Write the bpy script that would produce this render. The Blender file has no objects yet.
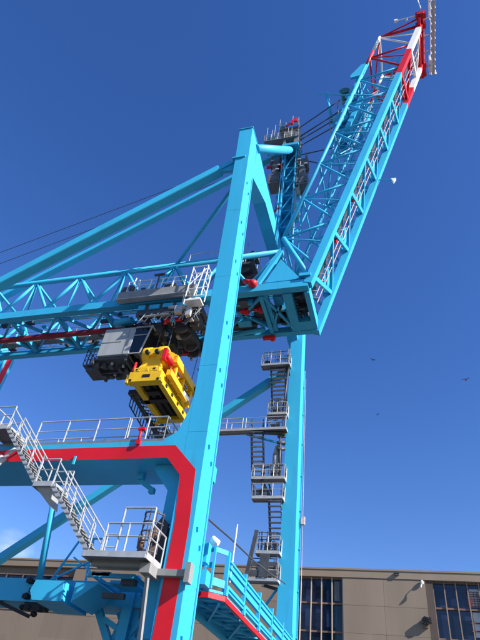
import bpy, math, random
from mathutils import Vector as V, Matrix
random.seed(7)
sc = bpy.context.scene
COL = sc.collection

# ------------------------------------------------------------------ materials
def nd(nt, t, **kw):
    n = nt.nodes.new(t)
    for k, v in kw.items():
        setattr(n, k, v)
    return n

def mat(name, col, rough=0.5, metal=0.0, var=0.12, scale=0.6, spec=0.35, dirt=None, streak=False, bump=0.0, bscale=20.0, cell=None, cvar=0.1):
    m = bpy.data.materials.new(name); m.use_nodes = True
    nt = m.node_tree; b = nt.nodes['Principled BSDF']
    b.inputs['Roughness'].default_value = rough
    b.inputs['Metallic'].default_value = metal
    b.inputs['Specular IOR Level'].default_value = spec
    tc = nd(nt, 'ShaderNodeTexCoord')
    mp = nd(nt, 'ShaderNodeMapping')
    if streak: mp.inputs['Scale'].default_value = (1.6, 1.6, 0.18)
    nt.links.new(tc.outputs['Object'], mp.inputs['Vector'])
    nz = nd(nt, 'ShaderNodeTexNoise'); nz.inputs['Scale'].default_value = scale
    nz.inputs['Detail'].default_value = 6; nz.inputs['Roughness'].default_value = 0.6
    nt.links.new(mp.outputs['Vector'], nz.inputs['Vector'])
    r = nd(nt, 'ShaderNodeValToRGB')
    c0 = [c * (1 - var) for c in col]; c1 = [min(1, c * (1 + var)) for c in col]
    r.color_ramp.elements[0].position = 0.3; r.color_ramp.elements[1].position = 0.7
    r.color_ramp.elements[0].color = (*c0, 1); r.color_ramp.elements[1].color = (*c1, 1)
    nt.links.new(nz.outputs['Fac'], r.inputs['Fac'])
    out = r.outputs['Color']
    if dirt:
        n2 = nd(nt, 'ShaderNodeTexNoise'); n2.inputs['Scale'].default_value = scale * 3.1
        n2.inputs['Detail'].default_value = 8; n2.inputs['Roughness'].default_value = 0.7
        nt.links.new(mp.outputs['Vector'], n2.inputs['Vector'])
        r2 = nd(nt, 'ShaderNodeValToRGB')
        r2.color_ramp.elements[0].position = 0.56; r2.color_ramp.elements[1].position = 0.8
        r2.color_ramp.elements[0].color = (0, 0, 0, 1); r2.color_ramp.elements[1].color = (dirt[3],) * 3 + (1,)
        nt.links.new(n2.outputs['Fac'], r2.inputs['Fac'])
        mx = nd(nt, 'ShaderNodeMix', data_type='RGBA')
        nt.links.new(r2.outputs['Color'], mx.inputs['Factor'])
        nt.links.new(out, mx.inputs['A']); mx.inputs['B'].default_value = (*dirt[:3], 1)
        out = mx.outputs['Result']
    if cell:      # every panel or pane is a slightly different batch
        sn = nd(nt, 'ShaderNodeVectorMath', operation='SNAP'); nt.links.new(tc.outputs['Object'], sn.inputs[0]); sn.inputs[1].default_value = cell
        wn = nd(nt, 'ShaderNodeTexWhiteNoise', noise_dimensions='3D'); nt.links.new(sn.outputs['Vector'], wn.inputs['Vector'])
        rg = nd(nt, 'ShaderNodeMapRange'); rg.inputs['To Min'].default_value = 1 - cvar; rg.inputs['To Max'].default_value = 1 + cvar
        nt.links.new(wn.outputs['Value'], rg.inputs['Value'])
        vm = nd(nt, 'ShaderNodeVectorMath', operation='SCALE'); nt.links.new(out, vm.inputs[0]); nt.links.new(rg.outputs['Result'], vm.inputs['Scale'])
        out = vm.outputs['Vector']
    nt.links.new(out, b.inputs['Base Color'])
    if bump:
        n3 = nd(nt, 'ShaderNodeTexNoise'); n3.inputs['Scale'].default_value = bscale; n3.inputs['Detail'].default_value = 5
        nt.links.new(tc.outputs['Object'], n3.inputs['Vector'])
        bp = nd(nt, 'ShaderNodeBump'); bp.inputs['Strength'].default_value = bump
        nt.links.new(n3.outputs['Fac'], bp.inputs['Height']); nt.links.new(bp.outputs['Normal'], b.inputs['Normal'])
    return m

BLUE = mat('light blue crane paint', (0.032, 0.385, 0.62), 0.55, var=0.07, scale=0.35, dirt=(0.05, 0.22, 0.33, 0.6), streak=True, cell=(200, 200, 6.4), cvar=.05)
RED = mat('red crane paint', (0.60, 0.007, 0.018), 0.5, var=0.1, scale=0.5, dirt=(0.30, 0.03, 0.03, 0.7), cell=(3.1, 200, 6.4), cvar=.05)
WHITE = mat('white paint', (0.78, 0.78, 0.76), 0.5, var=0.05, scale=0.8, dirt=(0.45, 0.43, 0.4, 0.4))
GALV = mat('galvanised steel', (0.42, 0.43, 0.43), 0.45, metal=0.25, var=0.15, scale=2.0)
GRATE = mat('grey grating', (0.20, 0.205, 0.21), 0.6, metal=0.2, var=0.2, scale=3.0)
DARK = mat('dark machinery steel', (0.062, 0.066, 0.075), 0.5, var=0.3, scale=2.0, dirt=(0.14, 0.11, 0.085, 0.6))
STEEL = mat('weathered grey sheave steel', (0.11, 0.11, 0.115), 0.55, var=0.3, scale=1.5, dirt=(0.2, 0.17, 0.14, 0.6))
BLACK = mat('black rubber and cable', (0.012, 0.012, 0.014), 0.6, var=0.2)
YEL = mat('yellow spreader paint', (0.80, 0.46, 0.012), 0.42, var=0.08, scale=1.5, dirt=(0.22, 0.12, 0.02, 0.8))
CAB = mat('grey cab panels', (0.34, 0.35, 0.35), 0.45, var=0.1, scale=1.6, dirt=(.2,.2,.19,.6), streak=True)
GREY = mat('grey walkway housing', (0.24, 0.24, 0.235), 0.55, var=0.12, scale=1.2)
GLASS = mat('dark cab glass', (0.008, 0.010, 0.014), 0.06, var=0.2, spec=0.7)
ROPE = mat('steel wire rope', (0.055, 0.058, 0.065), 0.6, var=0.2, scale=5)
PINK = mat('pale red and white safety rail paint', (0.52, 0.36, 0.35), 0.5, var=0.3, scale=2.5)
GREEN = mat('dull green drum paint', (0.03, 0.15, 0.14), 0.5, var=0.2)
WALL = mat('tan facade cladding', (0.225, 0.170, 0.128), 0.85, var=0.10, scale=0.35, dirt=(0.15, 0.105, 0.075, 0.7), streak=True, bump=0.15, bscale=30, cell=(3.55, 50, 2.15), cvar=.06)
WALL2 = mat('tan fascia concrete', (0.25, 0.19, 0.142), 0.85, var=0.08, scale=0.5, dirt=(0.19, 0.15, 0.11, 0.6), bump=0.15, bscale=25)
MULL = mat('pale window mullion', (0.44, 0.35, 0.27), 0.6, var=0.1, scale=1.0)
TRANS = mat('brown window transom', (0.17, 0.10, 0.075), 0.6, var=0.2, scale=1.0)
WGL = mat('dark navy window glass', (0.010, 0.014, 0.035), 0.08, var=0.5, scale=0.5, spec=0.6, cell=(.935, 50, 1.1), cvar=.85)
ASPH = mat('quay asphalt', (0.055, 0.055, 0.055), 0.9, var=0.25, scale=0.4, bump=0.3, bscale=40)
CONC = mat('quay concrete', (0.28, 0.27, 0.25), 0.85, var=0.15, scale=0.3, bump=0.2, bscale=30)
RAILM = mat('rusty crane rail', (0.16, 0.10, 0.07), 0.55, metal=0.5, var=0.3, scale=2)
BIRD = mat('dark feathers', (0.02, 0.018, 0.02), 0.8, var=0.3)
BIRD2 = mat('reddish brown feathers', (0.12, 0.02, 0.05), 0.8, var=0.3)
LAMPG = mat('frosted lamp glass', (0.7, 0.7, 0.68), 0.25, var=0.05)

# ------------------------------------------------------------------ mesh builder
class MB:
    def __init__(s):
        s.v = []; s.f = []; s.mi = []; s.m = 0; s.sm = []; s.smooth = False
    def add(s, vs, fs):
        o = len(s.v); s.v += [tuple(p) for p in vs]
        for f in fs:
            s.f.append([i + o for i in f]); s.mi.append(s.m); s.sm.append(s.smooth)
    def hexa(s, p):   # 4 bottom, 4 top
        s.add(p, [(3, 2, 1, 0), (4, 5, 6, 7), (0, 1, 5, 4), (1, 2, 6, 5), (2, 3, 7, 6), (3, 0, 4, 7)])
    def box(s, a, b):
        x0, y0, z0 = a; x1, y1, z1 = b
        s.hexa([(x0, y0, z0), (x1, y0, z0), (x1, y1, z0), (x0, y1, z0), (x0, y0, z1), (x1, y0, z1), (x1, y1, z1), (x0, y1, z1)])
    def beam(s, a, b, w, h, up=(0, 0, 1)):   # rectangular bar, h along up, w across
        a = V(a); b = V(b); d = (b - a).normalized(); u = V(up)
        if abs(d.dot(u.normalized())) > 0.999: u = V((1, 0, 0))
        r = d.cross(u).normalized(); u = r.cross(d).normalized()
        r *= w / 2; u *= h / 2
        s.hexa([a - r - u, a + r - u, b + r - u, b - r - u, a - r + u, a + r + u, b + r + u, b - r + u])
    def tube(s, a, b, r, n=8, r2=None):
        a = V(a); b = V(b); d = (b - a).normalized(); r2 = r if r2 is None else r2
        u = d.cross(V((0, 0, 1)))
        if u.length < 1e-3: u = d.cross(V((1, 0, 0)))
        u.normalize(); w = d.cross(u)
        vs = []
        for k in range(n):
            t = 2 * math.pi * k / n; e = u * math.cos(t) + w * math.sin(t)
            vs.append(a + e * r); vs.append(b + e * r2)
        fs = [(2 * k, 2 * k + 1, (2 * k + 3) % (2 * n), (2 * k + 2) % (2 * n)) for k in range(n)]
        o = s.smooth; s.smooth = n > 6
        s.add(vs, fs); s.smooth = False
        s.add([], []); base = len(s.v) - 2 * n
        s.f.append([base + 2 * k for k in range(n)]); s.mi.append(s.m); s.sm.append(False)
        s.f.append([base + 2 * k + 1 for k in reversed(range(n))]); s.mi.append(s.m); s.sm.append(False)
        s.smooth = o
    def path(s, pts, r, n=6):
        for a, b in zip(pts[:-1], pts[1:]): s.tube(a, b, r, n)
    def prism(s, poly, off):   # planar polygon swept by vector off
        off = V(off); n = len(poly); p = [V(q) for q in poly]
        s.add(p + [q + off for q in p],
              [tuple(range(n)), tuple(reversed(range(n, 2 * n)))] + [(k, k + n, (k + 1) % n + n, (k + 1) % n) for k in range(n)])
    def disc(s, c, ax, r, t, n=16): 
        c = V(c); ax = V(ax).normalized(); s.tube(c - ax * t / 2, c + ax * t / 2, r, n)
    def ball(s, c, rx, ry=None, rz=None, nu=10, nv=6):
        ry = ry or rx; rz = rz or rx; c = V(c); vs = []; fs = []
        for i in range(nv + 1):
            ph = math.pi * i / nv
            for j in range(nu):
                t = 2 * math.pi * j / nu
                vs.append(c + V((rx * math.sin(ph) * math.cos(t), ry * math.sin(ph) * math.sin(t), rz * math.cos(ph))))
        for i in range(nv):
            for j in range(nu):
                a = i * nu + j; b = i * nu + (j + 1) % nu
                fs.append((a, a + nu, b + nu, b))
        o = s.smooth; s.smooth = True; s.add(vs, fs); s.smooth = o
    def rail(s, pts, h=1.1, sp=1.4, r=0.032, mids=(0.55,), posts=True, lean=None):
        up = V((0, 0, h))
        pts = [V(p) for p in pts]
        for a, b in zip(pts[:-1], pts[1:]):
            s.tube(a + up, b + up, r, 6)
            for q in mids: s.tube(a + up * q, b + up * q, r * 0.8, 5)
            if posts:
                n = max(1, round((b - a).length / sp))
                for k in range(n + 1):
                    p = a.lerp(b, k / n); s.tube(p, p + up, r, 6)
    def build(s, name, mats, parent=None, bevel=0.0):
        if not isinstance(mats, (list, tuple)): mats = [mats]
        me = bpy.data.meshes.new(name); me.from_pydata(s.v, [], s.f)
        for m in mats: me.materials.append(m)
        me.polygons.foreach_set('material_index', s.mi)
        me.polygons.foreach_set('use_smooth', s.sm)
        me.update()
        import bmesh
        bm = bmesh.new(); bm.from_mesh(me); bmesh.ops.recalc_face_normals(bm, faces=bm.faces); bm.to_mesh(me); bm.free()
        o = bpy.data.objects.new(name, me); COL.objects.link(o)
        if parent: o.parent = parent
        if bevel:
            bv = o.modifiers.new('edge', 'BEVEL'); bv.width = bevel; bv.segments = 2; bv.limit_method = 'ANGLE'
        return o

def islands(m):
    """the builder's loose pieces, each as a builder of its own"""
    par = list(range(len(m.v)))
    def find(i):
        while par[i] != i: par[i] = par[par[i]]; i = par[i]
        return i
    for f in m.f:
        for i in f[1:]: par[find(i)] = find(f[0])
    out = {}
    for f, mi, sm in zip(m.f, m.mi, m.sm):
        k = find(f[0]); b, idx = out.setdefault(k, (MB(), {}))
        for i in f:
            if i not in idx: idx[i] = len(b.v); b.v.append(m.v[i])
        b.f.append([idx[i] for i in f]); b.mi.append(mi); b.sm.append(sm)
    return [b for b, _ in out.values()]
SPLIT = {'lug', 'buffer', 'machinery', 'bracket', 'strut', 'stair_frame', 'gusset_plate', 'brake_clamp', 'junction_box', 'floodlight', 'bogie_bar', 'hydraulic_unit', 'frame_panel', 'equipment', 'mullion', 'wheel', 'rope', 'pipe', 'head_collar', 'motor_box', 'grille', 'drive_unit', 'fitting'}
def tag(o, label=None, cat=None, group=None, kind=None):
    if label: o['label'] = label
    if cat: o['category'] = cat
    if group: o['group'] = group
    if kind: o['kind'] = kind
    return o
def empty(name, label, cat, group=None):
    o = bpy.data.objects.new(name, None); COL.objects.link(o); o.empty_display_size = 0.5
    return tag(o, label, cat, group)
def one(name, mats, parent, fn, bevel=0.0):
    m = MB(); fn(m)
    if name in SPLIT: return [b.build(name, mats, parent, bevel) for b in islands(m)][0]
    return m.build(name, mats, parent, bevel)
def tube_part(name, mt, parent, a, b, r, n=10):
    return one(name, mt, parent, lambda m: m.tube(a, b, r, n))
def beam_part(name, mt, parent, a, b, w, h, up=(0, 0, 1), bevel=0.0):
    return one(name, mt, parent, lambda m: m.beam(a, b, w, h, up), bevel)

# ------------------------------------------------------------------ ground
def sheet(name, x0, x1, y0, y1, z, m):
    mb = MB(); mb.add([(x0, y0, z), (x1, y0, z), (x1, y1, z), (x0, y1, z)], [(0, 1, 2, 3)])
    return tag(mb.build(name, m), kind='structure')
sheet('ground', -1500, 1500, -1500, 1500, 0.0, ASPH)
sheet('pavement', -120, 80, 44, 52, 0.004, CONC)
sheet('pavement', -9.6, -7.2, -60, 44, 0.004, CONC)
sheet('pavement', -45.2, -42.8, -60, 44, 0.004, CONC)

# ------------------------------------------------------------------ crane
crane = empty('gantry_crane', 'tall light blue ship to shore crane with red trimmed portal and raised lattice boom', 'crane')
crane.location = (-8.5, 31, 0)
bpy.context.view_layer.update()
OFF = V(crane.location)
_b = MB.build
def _build(s, name, mats, parent=None, bevel=0.0):
    if parent is not None and parent.name.startswith('gantry_crane'):
        pass
    return _b(s, name, mats, parent, bevel)
# everything is modelled in world metres; the crane Empty gets its inverse as parent inverse
def P(o, parent=None):
    o.parent = parent or crane
    if (parent or crane) is crane: o.matrix_parent_inverse = Matrix.Translation(-OFF)
    return o
def cpart(name, mats, fn, parent=None, bevel=0.0):
    if isinstance(fn, (list, tuple)): return [cpart(name, mats, g, parent, bevel) for g in fn][0]
    m = MB(); fn(m)
    if name in SPLIT: return [P(b.build(name, mats, None, bevel), parent) for b in islands(m)][0]
    return P(m.build(name, mats, None, bevel), parent)

def xr(z): return -7.98 - 0.0195 * z          # outer face of the near waterside leg
WL = 1.0
# --- near waterside leg
def near_leg(m):
    t = 41.1; z0 = 1.2
    def ring(z, wl=WL): return [(xr(z) - wl, 20, z), (xr(z), 20, z), (xr(z), 21.5, z), (xr(z) - wl, 21.5, z)]
    lv = [(z0, 1.02), (7.4, 1.0), (13.7, 0.98), (17.5, 0.98), (24.0, 1.0), (30.4, 1.02), (36.8, 1.05), (t, 1.1)]
    for (a, wa), (b, wb) in zip(lv[:-1], lv[1:]):
        m.hexa(ring(a, wa) + ring(b, wb))
leg1 = cpart('leg', BLUE, near_leg, bevel=.014)
cpart('haunch', BLUE, lambda m: m.prism([(xr(12.4) - .97, 20.003, 12.47), (xr(12.4) - .97, 20.003, 16.2), (xr(12.4) - 1.15, 20.003, 14.9), (xr(12.4) - 1.5, 20.003, 13.75), (xr(12.4) - 2.2, 20.003, 13.34), (xr(12.4) - 2.2, 20.003, 12.47)], (0, 1.49, 0)), leg1)
# head collar
cpart('head_collar', BLUE, lambda m: (m.box((xr(37) - 1.25, 19.9, 36.85), (xr(37) - .25, 21.6, 37.0)), m.box((xr(41.1) - 1.18, 19.93, 41.1), (xr(41.1) + .04, 21.6, 41.18))), leg1)
def cleats(m):
    for z in (5.5, 9.4, 13.1, 17.4, 20.6, 25.6, 29.4, 33.9):
        for dx, dy in ((0.0, 20.3), (0.0, 20.85)):
            zz = z + (0.0 if dy < 20.5 else -0.55)
            m.prism([(xr(zz), dy, zz + .09), (xr(zz), dy + .15, zz + .09), (xr(zz), dy + .075, zz - .1)], (0.09, 0, 0))
        m.box((xr(z) - WL - .1, 20.1, z - .05), (xr(z) - WL + .02, 20.2, z + .03))
cpart('lug', BLUE, cleats, leg1)
def rail_pipe(m):
    m.tube((xr(3) + .06, 21.3, 3), (xr(36) + .06, 21.3, 36), .03, 6)
cpart('cable_pipe', BLUE, rail_pipe, leg1)

# --- far waterside leg
def xf(z): return -8.0 - 0.006 * z
def far_leg(m):
    def ring(z): return [(xf(z) - 1.15, 40.3, z), (xf(z), 40.3, z), (xf(z), 41.9, z), (xf(z) - 1.15, 41.9, z)]
    m.hexa(ring(1.2) + ring(18)); m.hexa(ring(18) + ring(33.2)); 
    m.hexa(ring(33.2) + ring(40.2))
leg2 = cpart('leg', BLUE, far_leg)
def far_pipes(m):
    m.tube((xf(2) + .09, 41.7, 2), (xf(33) + .09, 41.7, 33), .045, 6)
    for z in range(4, 33, 3):
        m.box((xf(z), 41.55, z), (xf(z) + .1, 41.85, z + .12))
cpart('lug', BLUE, far_pipes, leg2)
def far_wire(m):
    m.path([(xf(2) + .25, 41.6, 2), (xf(14) + .3, 41.6, 14), (xf(32) + .22, 41.6, 32)], .02, 6)
    m.box((xf(11) + .12, 41.4, 17.9), (xf(11) + .42, 41.7, 18.5))
cpart('cable_pipe', PINK, far_wire, leg2)

# --- landside legs
for (y0, y1) in ((20, 21.5), (40, 41.5)):
    l = cpart('leg', BLUE, lambda m: m.box((-44.7, y0, 1.2), (-43.4, y1, 38.4)))
    cpart('red_stripe', RED, lambda m: m.box((-43.4, y0 + .35, 13.2), (-43.388, y0 + 1.1, 38.2)), l)
cpart('tie_beam', BLUE, lambda m: m.box((-44.6, 21.5, 36.9), (-43.5, 40, 38.3)))

# --- top cross beam between the waterside leg heads, carries the mast
def head_beam(m):
    X1 = -8.72; X0 = -9.75
    poly = [(20.0, 41.12), (25, 40.45), (31, 40.0), (41.9, 40.6), (41.9, 36.0), (40.3, 35.9), (37, 38.3), (25.2, 38.2), (21.5, 36.4)]
    # skip the part inside the leg head
    poly[0] = (21.52, 41.0)
    m.prism([(X0, y, z) for y, z in poly], (X1 - X0, 0, 0))
cpart('head_beam', BLUE, head_beam)

# --- mast
mast = cpart('mast', BLUE, lambda m: (m.box((-8.95, 31.5, 40.0), (-7.7, 31.62, 54.6)), m.box((-9.0, 30.3, 40.0), (-8.86, 31.5, 54.6)), m.box((-7.8, 30.3, 40.0), (-7.66, 31.5, 54.6)), m.box((-9.2, 29.6, 54.6), (-7.4, 32.4, 55.0)), [m.box((-8.86, 30.5, z), (-7.8, 31.5, z + .12)) for z in (41.5, 44, 46.5, 49, 51.5)], [m.beam((-8.86, 30.45, z), (-7.8, 30.45, z + 2.3), .12, .12) for z in (41.6, 44.1, 46.6, 49.1, 51.6)]))
def mast_ladder(m):
    for dx in (0, .42): m.tube((-7.6, 30.5 + dx, 40), (-7.5, 30.5 + dx, 54.6), .035, 5)
    for k in range(48): m.tube((-7.6 + .1 * k / 48, 30.5, 40.2 + .3 * k), (-7.6 + .1 * k / 48, 30.92, 40.2 + .3 * k), .025, 4)
    for z in (43.5, 47.3, 51): m.box((-7.75, 30.3, z), (-7.2, 31.5, z + .08)); m.rail([(-7.2, 30.3, z), (-7.2, 31.5, z)], sp=.6)
cpart('ladder', GALV, mast_ladder, mast)
def mast_bits(m):
    for z in (41.2, 43.0, 45.2, 46.8):
        m.box((-9.6, 30.6, z), (-9.0, 31.2, z + .5)); m.box((-7.75, 31.2, z + .3), (-7.25, 31.6, z + .9))
    m.tube((-9.2, 30.3, 40), (-9.2, 30.3, 54), .05, 6)
cpart('junction_box', BLUE, mast_bits, mast)
cpart('cable_pipe', RED, lambda m: (m.tube((-9.9, 30.4, 43.6), (-9.1, 30.4, 44.6), .1, 6), m.tube((-9.2, 30.3, 40.2), (-9.5, 30.2, 42.2), .07, 6)), mast)
tp = cpart('mast_strut', BLUE, lambda m: m.tube((-8.95, 21.5, 40.4), (-8.4, 30.6, 55.1), .43, 16))
# --- mast-head platform
plat = cpart('mast_platform', [GRATE, GALV], lambda m: (m.box((-11.4, 29.7, 56.5), (-7.5, 31.9, 56.58)), m.box((-9.2, 29.9, 55.0), (-8.9, 31.8, 56.5)), m.box((-8.0, 29.9, 55.0), (-7.5, 31.8, 56.5))))
def prail(m):
    m.rail([(-11.4, 29.7, 56.5), (-7.5, 29.7, 56.5), (-7.5, 31.9, 56.5), (-11.4, 31.9, 56.5), (-11.4, 29.7, 56.5)], 1.3, .75, .035, (.33, .66))
    m.rail([(-9.8, 29.8, 58.8), (-7.6, 29.8, 58.8), (-7.6, 31.8, 58.8), (-9.8, 31.8, 58.8), (-9.8, 29.8, 58.8)], 1.3, .75, .035, (.5,))
    for x, y in ((-9.8, 29.8), (-7.6, 29.8), (-7.6, 31.8), (-9.8, 31.8), (-8.7, 29.8), (-10.6, 29.8), (-11.3, 31.2), (-10.2, 31.6)): m.tube((x, y, 56.4), (x, y, 58.9), .03, 6)
    for x, y, h in ((-11.2, 29.8, 3.2), (-9.8, 29.8, 4.6), (-8.9, 31.5, 5.2), (-7.6, 29.8, 4.4), (-10.6, 31.6, 3.9), (-8.3, 29.8, 4.9), (-10.3, 29.8, 3.6)): m.tube((x, y, 56.4), (x, y, 56.4 + h), .03, 6)
cpart('railing', GALV, prail, plat)
cpart('upper_deck', GRATE, lambda m: m.box((-9.8, 29.8, 58.74), (-7.6, 31.8, 58.8)), plat)
def sheaves(m):
    for y in (30.0, 30.6, 31.2, 31.7): m.disc((-8.4, y, 57.5), (0, 1, 0), .75, .16, 18)
    m.box((-9.2, 29.9, 56.58), (-9.0, 31.8, 57.8)); m.box((-10.9, 30, 56.58), (-10.0, 31.2, 57.5))
cpart('rope_sheave', GREY, sheaves, plat)
cpart('warning_light', [RED], [lambda m: m.box((-8.5, 29.72, 59.3), (-8.2, 29.85, 60.3)), lambda m: m.box((-8.1, 29.7, 59.9), (-7.8, 29.9, 60.6)), lambda m: m.tube((-9.0, 29.75, 59.0), (-8.6, 29.75, 59.6), .1, 8)], plat)
cpart('motor_box', GREEN, lambda m: (m.box((-9.7, 29.9, 58.8), (-9.2, 30.4, 59.5)), m.box((-10.9, 29.75, 56.6), (-10.2, 30.1, 57.3))), plat)
# --- hanging stay blocks either side of the mast
def stay_block(cx, zt, zb, red=False):
    def fn(m):
        m.box((cx - .62, 30.3, zt - 1.6), (cx - .45, 31.7, zt)); m.box((cx + .3, 30.3, zt - 1.9), (cx + .45, 31.7, zt))
        for y in (30.5, 31.0, 31.5):
            m.disc((cx - .05, y, zt - 1.4), (0, 1, 0), .62, .14, 16)
            m.disc((cx, y, zb + 1.1), (0, 1, 0), .6, .14, 16)
        m.box((cx - .3, 30.4, zb + 1.6), (cx + .25, 31.6, zt - 1.9))
        m.box((cx - .55, 30.3, zb), (cx + .55, 31.7, zb + .25)); m.box((cx - .6, 30.35, zb + .4), (cx - .45, 31.65, zb + 1.9)); m.box((cx + .45, 30.35, zb + .4), (cx + .6, 31.65, zb + 1.9))
        m.beam((cx - .4, 31, zt - .3), (-8.9 if cx < -8.4 else -7.7, 31, 54.7), .2, .2)
        m.m = 1
        for k, (dx, z) in enumerate(((-.5, zt - 1.2), (.1, zb + 2.3), (-.2, zb + 3.1), (.2, zt - 2.2))): m.box((cx + dx, 30.2, z), (cx + dx + .35, 30.32, z + .16))
        m.m = 2
        if red: m.box((cx - 1.0, 30.5, zt - 1.9), (cx + .9, 30.7, zt - 1.5))
    return cpart('stay_block', [STEEL, GALV, RED], fn)
stay_block(-9.95, 54.2, 48.9, True); stay_block(-7.0, 53.6, 47.9)

# --- back stays and braces
st = cpart('back_stay', BLUE, lambda m: m.beam((-11.1, 20.75, 36.85), (-43.5, 20.75, 15.35), .74, .68), bevel=.09)
cpart('stay_end', BLUE, lambda m: (m.beam((-10.2, 20.75, 37.45), (-11.1, 20.75, 36.85), .5, .46), m.prism([(xr(36) - 1.0, 20.6, 37.9), (xr(36) - 1.0, 20.6, 36.3), (-11.3, 20.6, 36.55), (-11.1, 20.6, 37.3)], (0, .25, 0))), st)
cpart('back_stay', BLUE, lambda m: m.beam((-8.9, 31, 56.0), (-41.5, 31, 34.8), .72, .5), bevel=.06)
cpart('back_stay', BLUE, lambda m: m.beam((-9.2, 41.0, 33.05), (-43.5, 41.0, 7.4), .72, .6))
cpart('hanger_brace', BLUE, lambda m: m.tube((-9.5, 21.2, 36.2), (-17.4, 28.5, 35.6), .16, 10))
for k in range(2):
    cpart('hoist_rope', ROPE, lambda m: m.tube((-9, 30.6 + .8 * k, 56.4 - .9 * k), (-78, 30.6 + .8 * k, 30.6 - 1.0 * k), .036, 6))

# --- girder
GY0, GY1, GZ0, GZ1 = 28.5, 33.5, 31.4, 35.6
gird = cpart('girder', BLUE, lambda m: (m.box((-76, GY0 - .3, 30.98), (-5.5, GY0 + .3, 31.72))))
cpart('chord', BLUE, lambda m: m.box((-76, GY1 - .25, 30.85), (-5.5, GY1 + .25, 31.45)), gird)
for y in (GY0, GY1): cpart('chord', BLUE, lambda m: m.tube((-76, y, GZ1), (-8.0, y, GZ1), .25, 12), gird)
tn = [-8.0 - 4.72 * k for k in range(14)]
BR = lambda a, b, r=.14: cpart('girder_brace', BLUE, lambda m: m.tube(a, b, r, 8), gird)
for k in range(0, 9):
    x = tn[k]; 
    for y in (GY0, GY1):
        if not (k == 0):
            BR((x, y, GZ1), (x + 2.36, y, 32.0), .15)
        BR((x, y, GZ1), (x - 2.36, y, 32.0), .15)
        if k > 0: BR((x, y + (.0 if y < 30 else 0), GZ1), (x - .1, y, 32.0), .09)
    BR((x, GY0, GZ1), (x, GY1, GZ1), .13)
    if k < 8:
        BR((x, GY0, GZ1), (x - 4.72, GY1, GZ1), .1)
def gbottom(m):
    for k in range(14):
        x = -9.0 - 4.72 * k
        m.beam((x, GY0 + .35, 31.2), (x, GY1 - .35, 31.2), .3, .45)
        m.beam((x - .15, GY0 + .35, 31.25), (x - 2.36, 31.0, 31.25), .2, .25)
        m.beam((x - 2.36, 31.0, 31.25), (x - 4.57, GY0 + .35, 31.25), .2, .25)
        m.beam((x - .15, GY1 - .35, 31.25), (x - 2.36, 31.0, 31.25), .2, .25)
        m.beam((x - 2.36, 31.0, 31.25), (x - 4.57, GY1 - .35, 31.25), .2, .25)
cpart('bottom_frame', BLUE, gbottom, gird)
TRAY = mat('red cable tray darkened for shade', (0.24, .012, .03), .6, var=.25, scale=1.2)  # tray red deepened in its colour to stand for shade under the girder
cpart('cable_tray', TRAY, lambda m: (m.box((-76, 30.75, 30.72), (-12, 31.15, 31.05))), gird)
def gwalk(m):
    m.box((-76, 31.9, 31.46), (-10, 32.7, 31.52)); m.rail([(-76, 31.9, 31.5), (-10, 31.9, 31.5)], 1.05, 2.0, .03)
    m.m = 1
    for k in range(24): x = -13 - 2.6 * k; m.box((x, 31.3, 31.0), (x - .9 - random.random() * .8, 31.6, 31.2))
cpart('walkway', [GRATE, WHITE], gwalk, gird)
def gclut(m):
    for k in range(60):
        x = -12 - k * .72 + random.uniform(-.3, .3); y = random.choice((29.4, 30.2, 31.9, 32.8)); m.m = random.choice((0, 0, 1, 2)); z = 31.3 + random.uniform(-.1, .3)
        m.box((x, y, z), (x + random.uniform(.15, .9), y + random.uniform(.1, .5), z + random.uniform(.1, .45)))
        if k % 3 == 0: m.beam((x, 29.2, 31.5), (x - random.uniform(.4, 1.6), 30.6, 31.9 + random.random()), .07, .07)
    m.m = 1
    for y in (29.6, 32.9): m.tube((-76, y, 31.7), (-11, y, 31.7), .05, 6); m.tube((-76, y + .25, 31.55), (-11, y + .25, 31.55), .04, 6)
cpart('walkway_equipment', [DARK, GALV, BLUE], gclut, gird)
# girder seaward end: end frame, gusset plates, hinge
cpart('girder_brace', BLUE, lambda m: m.beam((-7.9, GY0 - .05, 35.6), (-9.6, GY0 - .05, 31.9), .35, .42, (0, 1, 0)), gird)
cpart('girder_brace', BLUE, lambda m: m.beam((-7.9, GY1, 35.6), (-9.6, GY1, 31.9), .35, .42, (0, 1, 0)), gird)
for y in (GY0 - .12, GY1 - .1): cpart('gusset_plate', BLUE, lambda m: m.prism([(-9.0, y, 32.0), (-7.85, y, 34.6), (-6.15, y, 32.02)], (0, .2, 0)), gird)
def endf(m):
    m.box((-5.9, GY0 + .35, 30.85), (-5.5, GY1 - .35, 31.9))
    m.box((-7.6, GY0 + .35, 30.8), (-6.9, GY1 - .35, 31.5))
    m.box((-9.5, GY0 + .36, 30.78), (-9.2, GY1 - .36, 31.35))
    m.box((-6.95, 32.1, 30.82), (-5.9, GY1 - .36, 31.4))
    m.box((-8.6, 29.6, 31.5), (-7.9, 30.6, 32.6)); m.box((-8.3, 31.2, 31.5), (-7.7, 32.6, 32.2))
    m.beam((-9.2, GY0 + .4, 31.0), (-7.6, 32.6, 31.0), .2, .2); m.beam((-9.2, 32.9, 31.0), (-8.2, 30.2, 31.0), .16, .2)
    m.box((-6.2, GY0 - .5, 31.95), (-5.3, GY0 + .45, 32.25))
cpart('end_frame', BLUE, endf, gird)
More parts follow.
